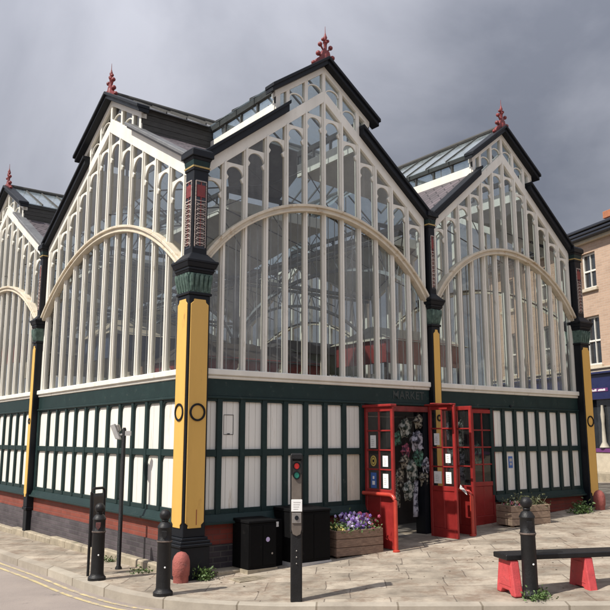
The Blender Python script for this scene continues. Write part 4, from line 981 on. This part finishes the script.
# ------------------------------------------------------------------ the building across the side street
bo = Vector((17.196, 3.951, 0)); bu = (.309, .951); bn = (-.951, .309); BF = Fr(bo, bu, bn)
bld = thing('terrace_building', 'pink brick building with white sash windows and a navy shopfront beyond the hall', 'building')
def put(b, n, m_, par=bld, **k): return b.build(n, m_, par, **k)
M['pinkbrick'] = brickmat('pink_brick', (.47, .33, .24), (.40, .28, .205), (.46, .37, .29), .24, .08, .008, 'yz', .85, .3, var=.2)
wins = [(-.0, .0)]; cs = [.56-2.35*k for k in range(-2, 6)]
wall = MB(BF)
zbands = [(4.22, 5.86), (6.80, 8.02)]
S0, S1 = -14., 6.5
wall.box(S0, S1, -6, -.25, .3, 8.3)
edges = [S0]
for c_ in sorted(cs): edges += [c_-.36, c_+.36]
edges.append(S1)
for z0, z1 in ((3.95, 4.22), (5.86, 6.80), (8.02, 8.36)): wall.box(S0, S1, -.25, 0, z0, z1)
for z0, z1 in zbands:
    for i in range(0, len(edges), 2):
        if edges[i+1] > edges[i]+.01: wall.box(edges[i], edges[i+1], -.25, 0, z0, z1)
put(wall, 'wall', 'pinkbrick')
for c_ in cs:
    for z0, z1 in zbands:
        b = MB(BF); 
        for a, e_, y0, y1 in ((c_-.36, c_-.31, z0, z1), (c_+.31, c_+.36, z0, z1), (c_-.31, c_+.31, z1-.06, z1), (c_-.31, c_+.31, z0, z0+.07), (c_-.31, c_+.31, (z0+z1)/2-.03, (z0+z1)/2+.03), (c_-.015, c_+.015, z0+.07, z1-.06)): b.box(a, e_, -.18, -.10, y0, y1)
        w_ = put(b, 'window', 'winwhite', bevel=.005)
        b = MB(BF); b.box(c_-.31, c_+.31, -.17, -.15, z0+.05, z1-.05); put(b, 'pane', 'darkglass', w_)
        b = MB(BF); b.box(c_-.44, c_+.44, -.18, .09, z0-.11, z0); put(b, 'window_sill', 'stonetrim', w_, bevel=.01)
        b = MB(BF); b.box(c_-.31, c_-.14, -.205, -.19, z0, z1); b.box(c_+.14, c_+.31, -.205, -.19, z0, z1); put(b, 'curtain', 'stallcream', w_)
b = MB(BF); b.box(S0, S1, 0, .10, 3.97, 4.07); b.box(S0, S1, 0, .16, 4.07, 4.13); put(b, 'string_course', 'stonetrim', bevel=.01)
b = MB(BF); b.box(S0, S1, -.05, .14, 8.36, 8.46); put(b, 'eaves_board', 'stonetrim')
b = MB(BF); b.box(S0, S1, .10, .34, 8.46, 8.56); b.box(S0, S1, .14, .38, 8.56, 8.66); b.box(S0, S1, .0, .42, 8.68, 8.78); put(b, 'gutter', 'gutter', bevel=.02)
b = MB(BF); b.hexa([(S0, .3, 8.64), (S1, .3, 8.64), (S1, -6.3, 8.64), (S0, -6.3, 8.64), (S0, -2.9, 9.3), (S1, -2.9, 9.3), (S1, -3.1, 9.3), (S0, -3.1, 9.3)]); put(b, 'roof', 'slate')
b = MB(BF); b.box(-1.7, -.02, -1.0, -.4, 8.5, 9.3); b.box(-1.78, .06, -1.08, -.32, 9.12, 9.36); ch = put(b, 'chimney', 'terracotta', bevel=.01)
for s in (-1.35, -.85, -.34):
    b = MB(BF); b.lathe(s, -.7, [(.22, 9.28), (.19, 9.40), (.16, 10.0), (.20, 10.04), (.19, 10.12)], 12); put(b, 'chimney_pot', 'terracotta', ch, smooth=True)
# shopfront
b = MB(BF); b.box(S0, S1, -.25, .10, 3.08, 3.90); b.box(S0, S1, -.25, .20, 3.90, 3.97); fs = put(b, 'shop_fascia', 'navy', bevel=.01)
b = MB(BF); b.box(-.1, .80, .10, .115, 3.33, 3.44); put(b, 'sign_strip', 'purple', fs)
b = MB(BF); rnd = random.Random(2)
for a, e_ in ((.42, .66), (.02, .34)):
    x = a
    while x < e_: b.box(x, x+.035, .115, .12, 3.35, 3.35+rnd.uniform(.04, .075)); x += .048
put(b, 'sign_letters', 'whitepaper', fs)
b = MB(BF)
for s in [S0+.1]+[.95-2.2*k for k in range(-2, 7)]: b.box(s-.07, s+.07, -.25, .06, .4, 3.08)
put(b, 'shopfront_post', 'navy', bevel=.01)
b = MB(BF); b.box(S0, S1, -.12, -.10, 1.5, 3.08); put(b, 'shop_window', 'darkglass')
b = MB(BF); b.box(S0, S1, -.25, .05, 1.40, 1.52); put(b, 'shop_sill', 'purple')
b = MB(BF); b.box(S0, S1, -.25, .02, .3, 1.40); put(b, 'stall_riser', 'stonetrim', bevel=.01)
b = MB(BF); b.box(S0, S1, .02, .5, .3, .78); put(b, 'front_step', 'plinthstone', bevel=.02)
def dress(s, lab):
    b = MB(BF); b.lathe(s, -.03, [(.16, 1.55), (.07, 1.72), (.05, 2.3), (.07, 2.6), (.05, 2.75), (.04, 2.9)], 14)
    tag(b.build('window_dress', 'stallcream', None, smooth=True), lab, 'dress')
dress(.38, 'long white dress on show in the shop window beyond the hall')

# ------------------------------------------------------------------ houses on the other sides of the square (seen mirrored in the glass)
def house(o_, u_, n_, ln, h_, dep, lab, seed):
    f = Fr(o_, u_, n_); t_ = thing('town_house', lab, 'house', (0, 0, 0), 0, 'brick houses around the square'); rn = random.Random(seed)
    b = MB(f); b.box(0, ln, -dep, 0, -.5, h_); b.build('wall', 'townbrick', t_)
    b = MB(f); b.hexa([(-.2, .3, h_), (ln+.2, .3, h_), (ln+.2, -dep-.3, h_), (-.2, -dep-.3, h_), (-.2, -dep/2+.1, h_+2.6), (ln+.2, -dep/2+.1, h_+2.6), (ln+.2, -dep/2-.1, h_+2.6), (-.2, -dep/2-.1, h_+2.6)]); b.build('roof', 'slate', t_)
    k = int(ln/2.6)
    for i in range(k):
        s = (i+.5)*ln/k
        for z in ([1.0, 3.9, 6.6] if h_ > 8 else [1.0, 3.7]):
            b = MB(f); b.box(s-.5, s+.5, .0, .05, z, z+1.5); w_ = b.build('window', 'winwhite', t_)
            b = MB(f); b.box(s-.42, s+.42, .05, .06, z+.08, z+1.42); b.build('pane', 'darkglass', w_)
    b = MB(f); b.box(ln*.3, ln*.3+1.2, -dep/2-.4, -dep/2+.4, h_+1.5, h_+4); b.build('chimney', 'townbrick', t_)
house((-14, -26, 0), (1, 0), (0, 1), 22, 8.5, 8, 'three-storey red brick house across the square behind the camera', 1)
house((10, -27, 0), (1, 0), (0, 1), 20, 6.2, 8, 'two-storey red brick house across the square further right', 2)
house((-22, -14, 0), (0, 1), (1, 0), 20, 6.5, 8, 'two-storey red brick house across the side street', 3)
house((-22, 8, 0), (0, 1), (1, 0), 26, 8.6, 8, 'three-storey red brick house further up the side street', 4)
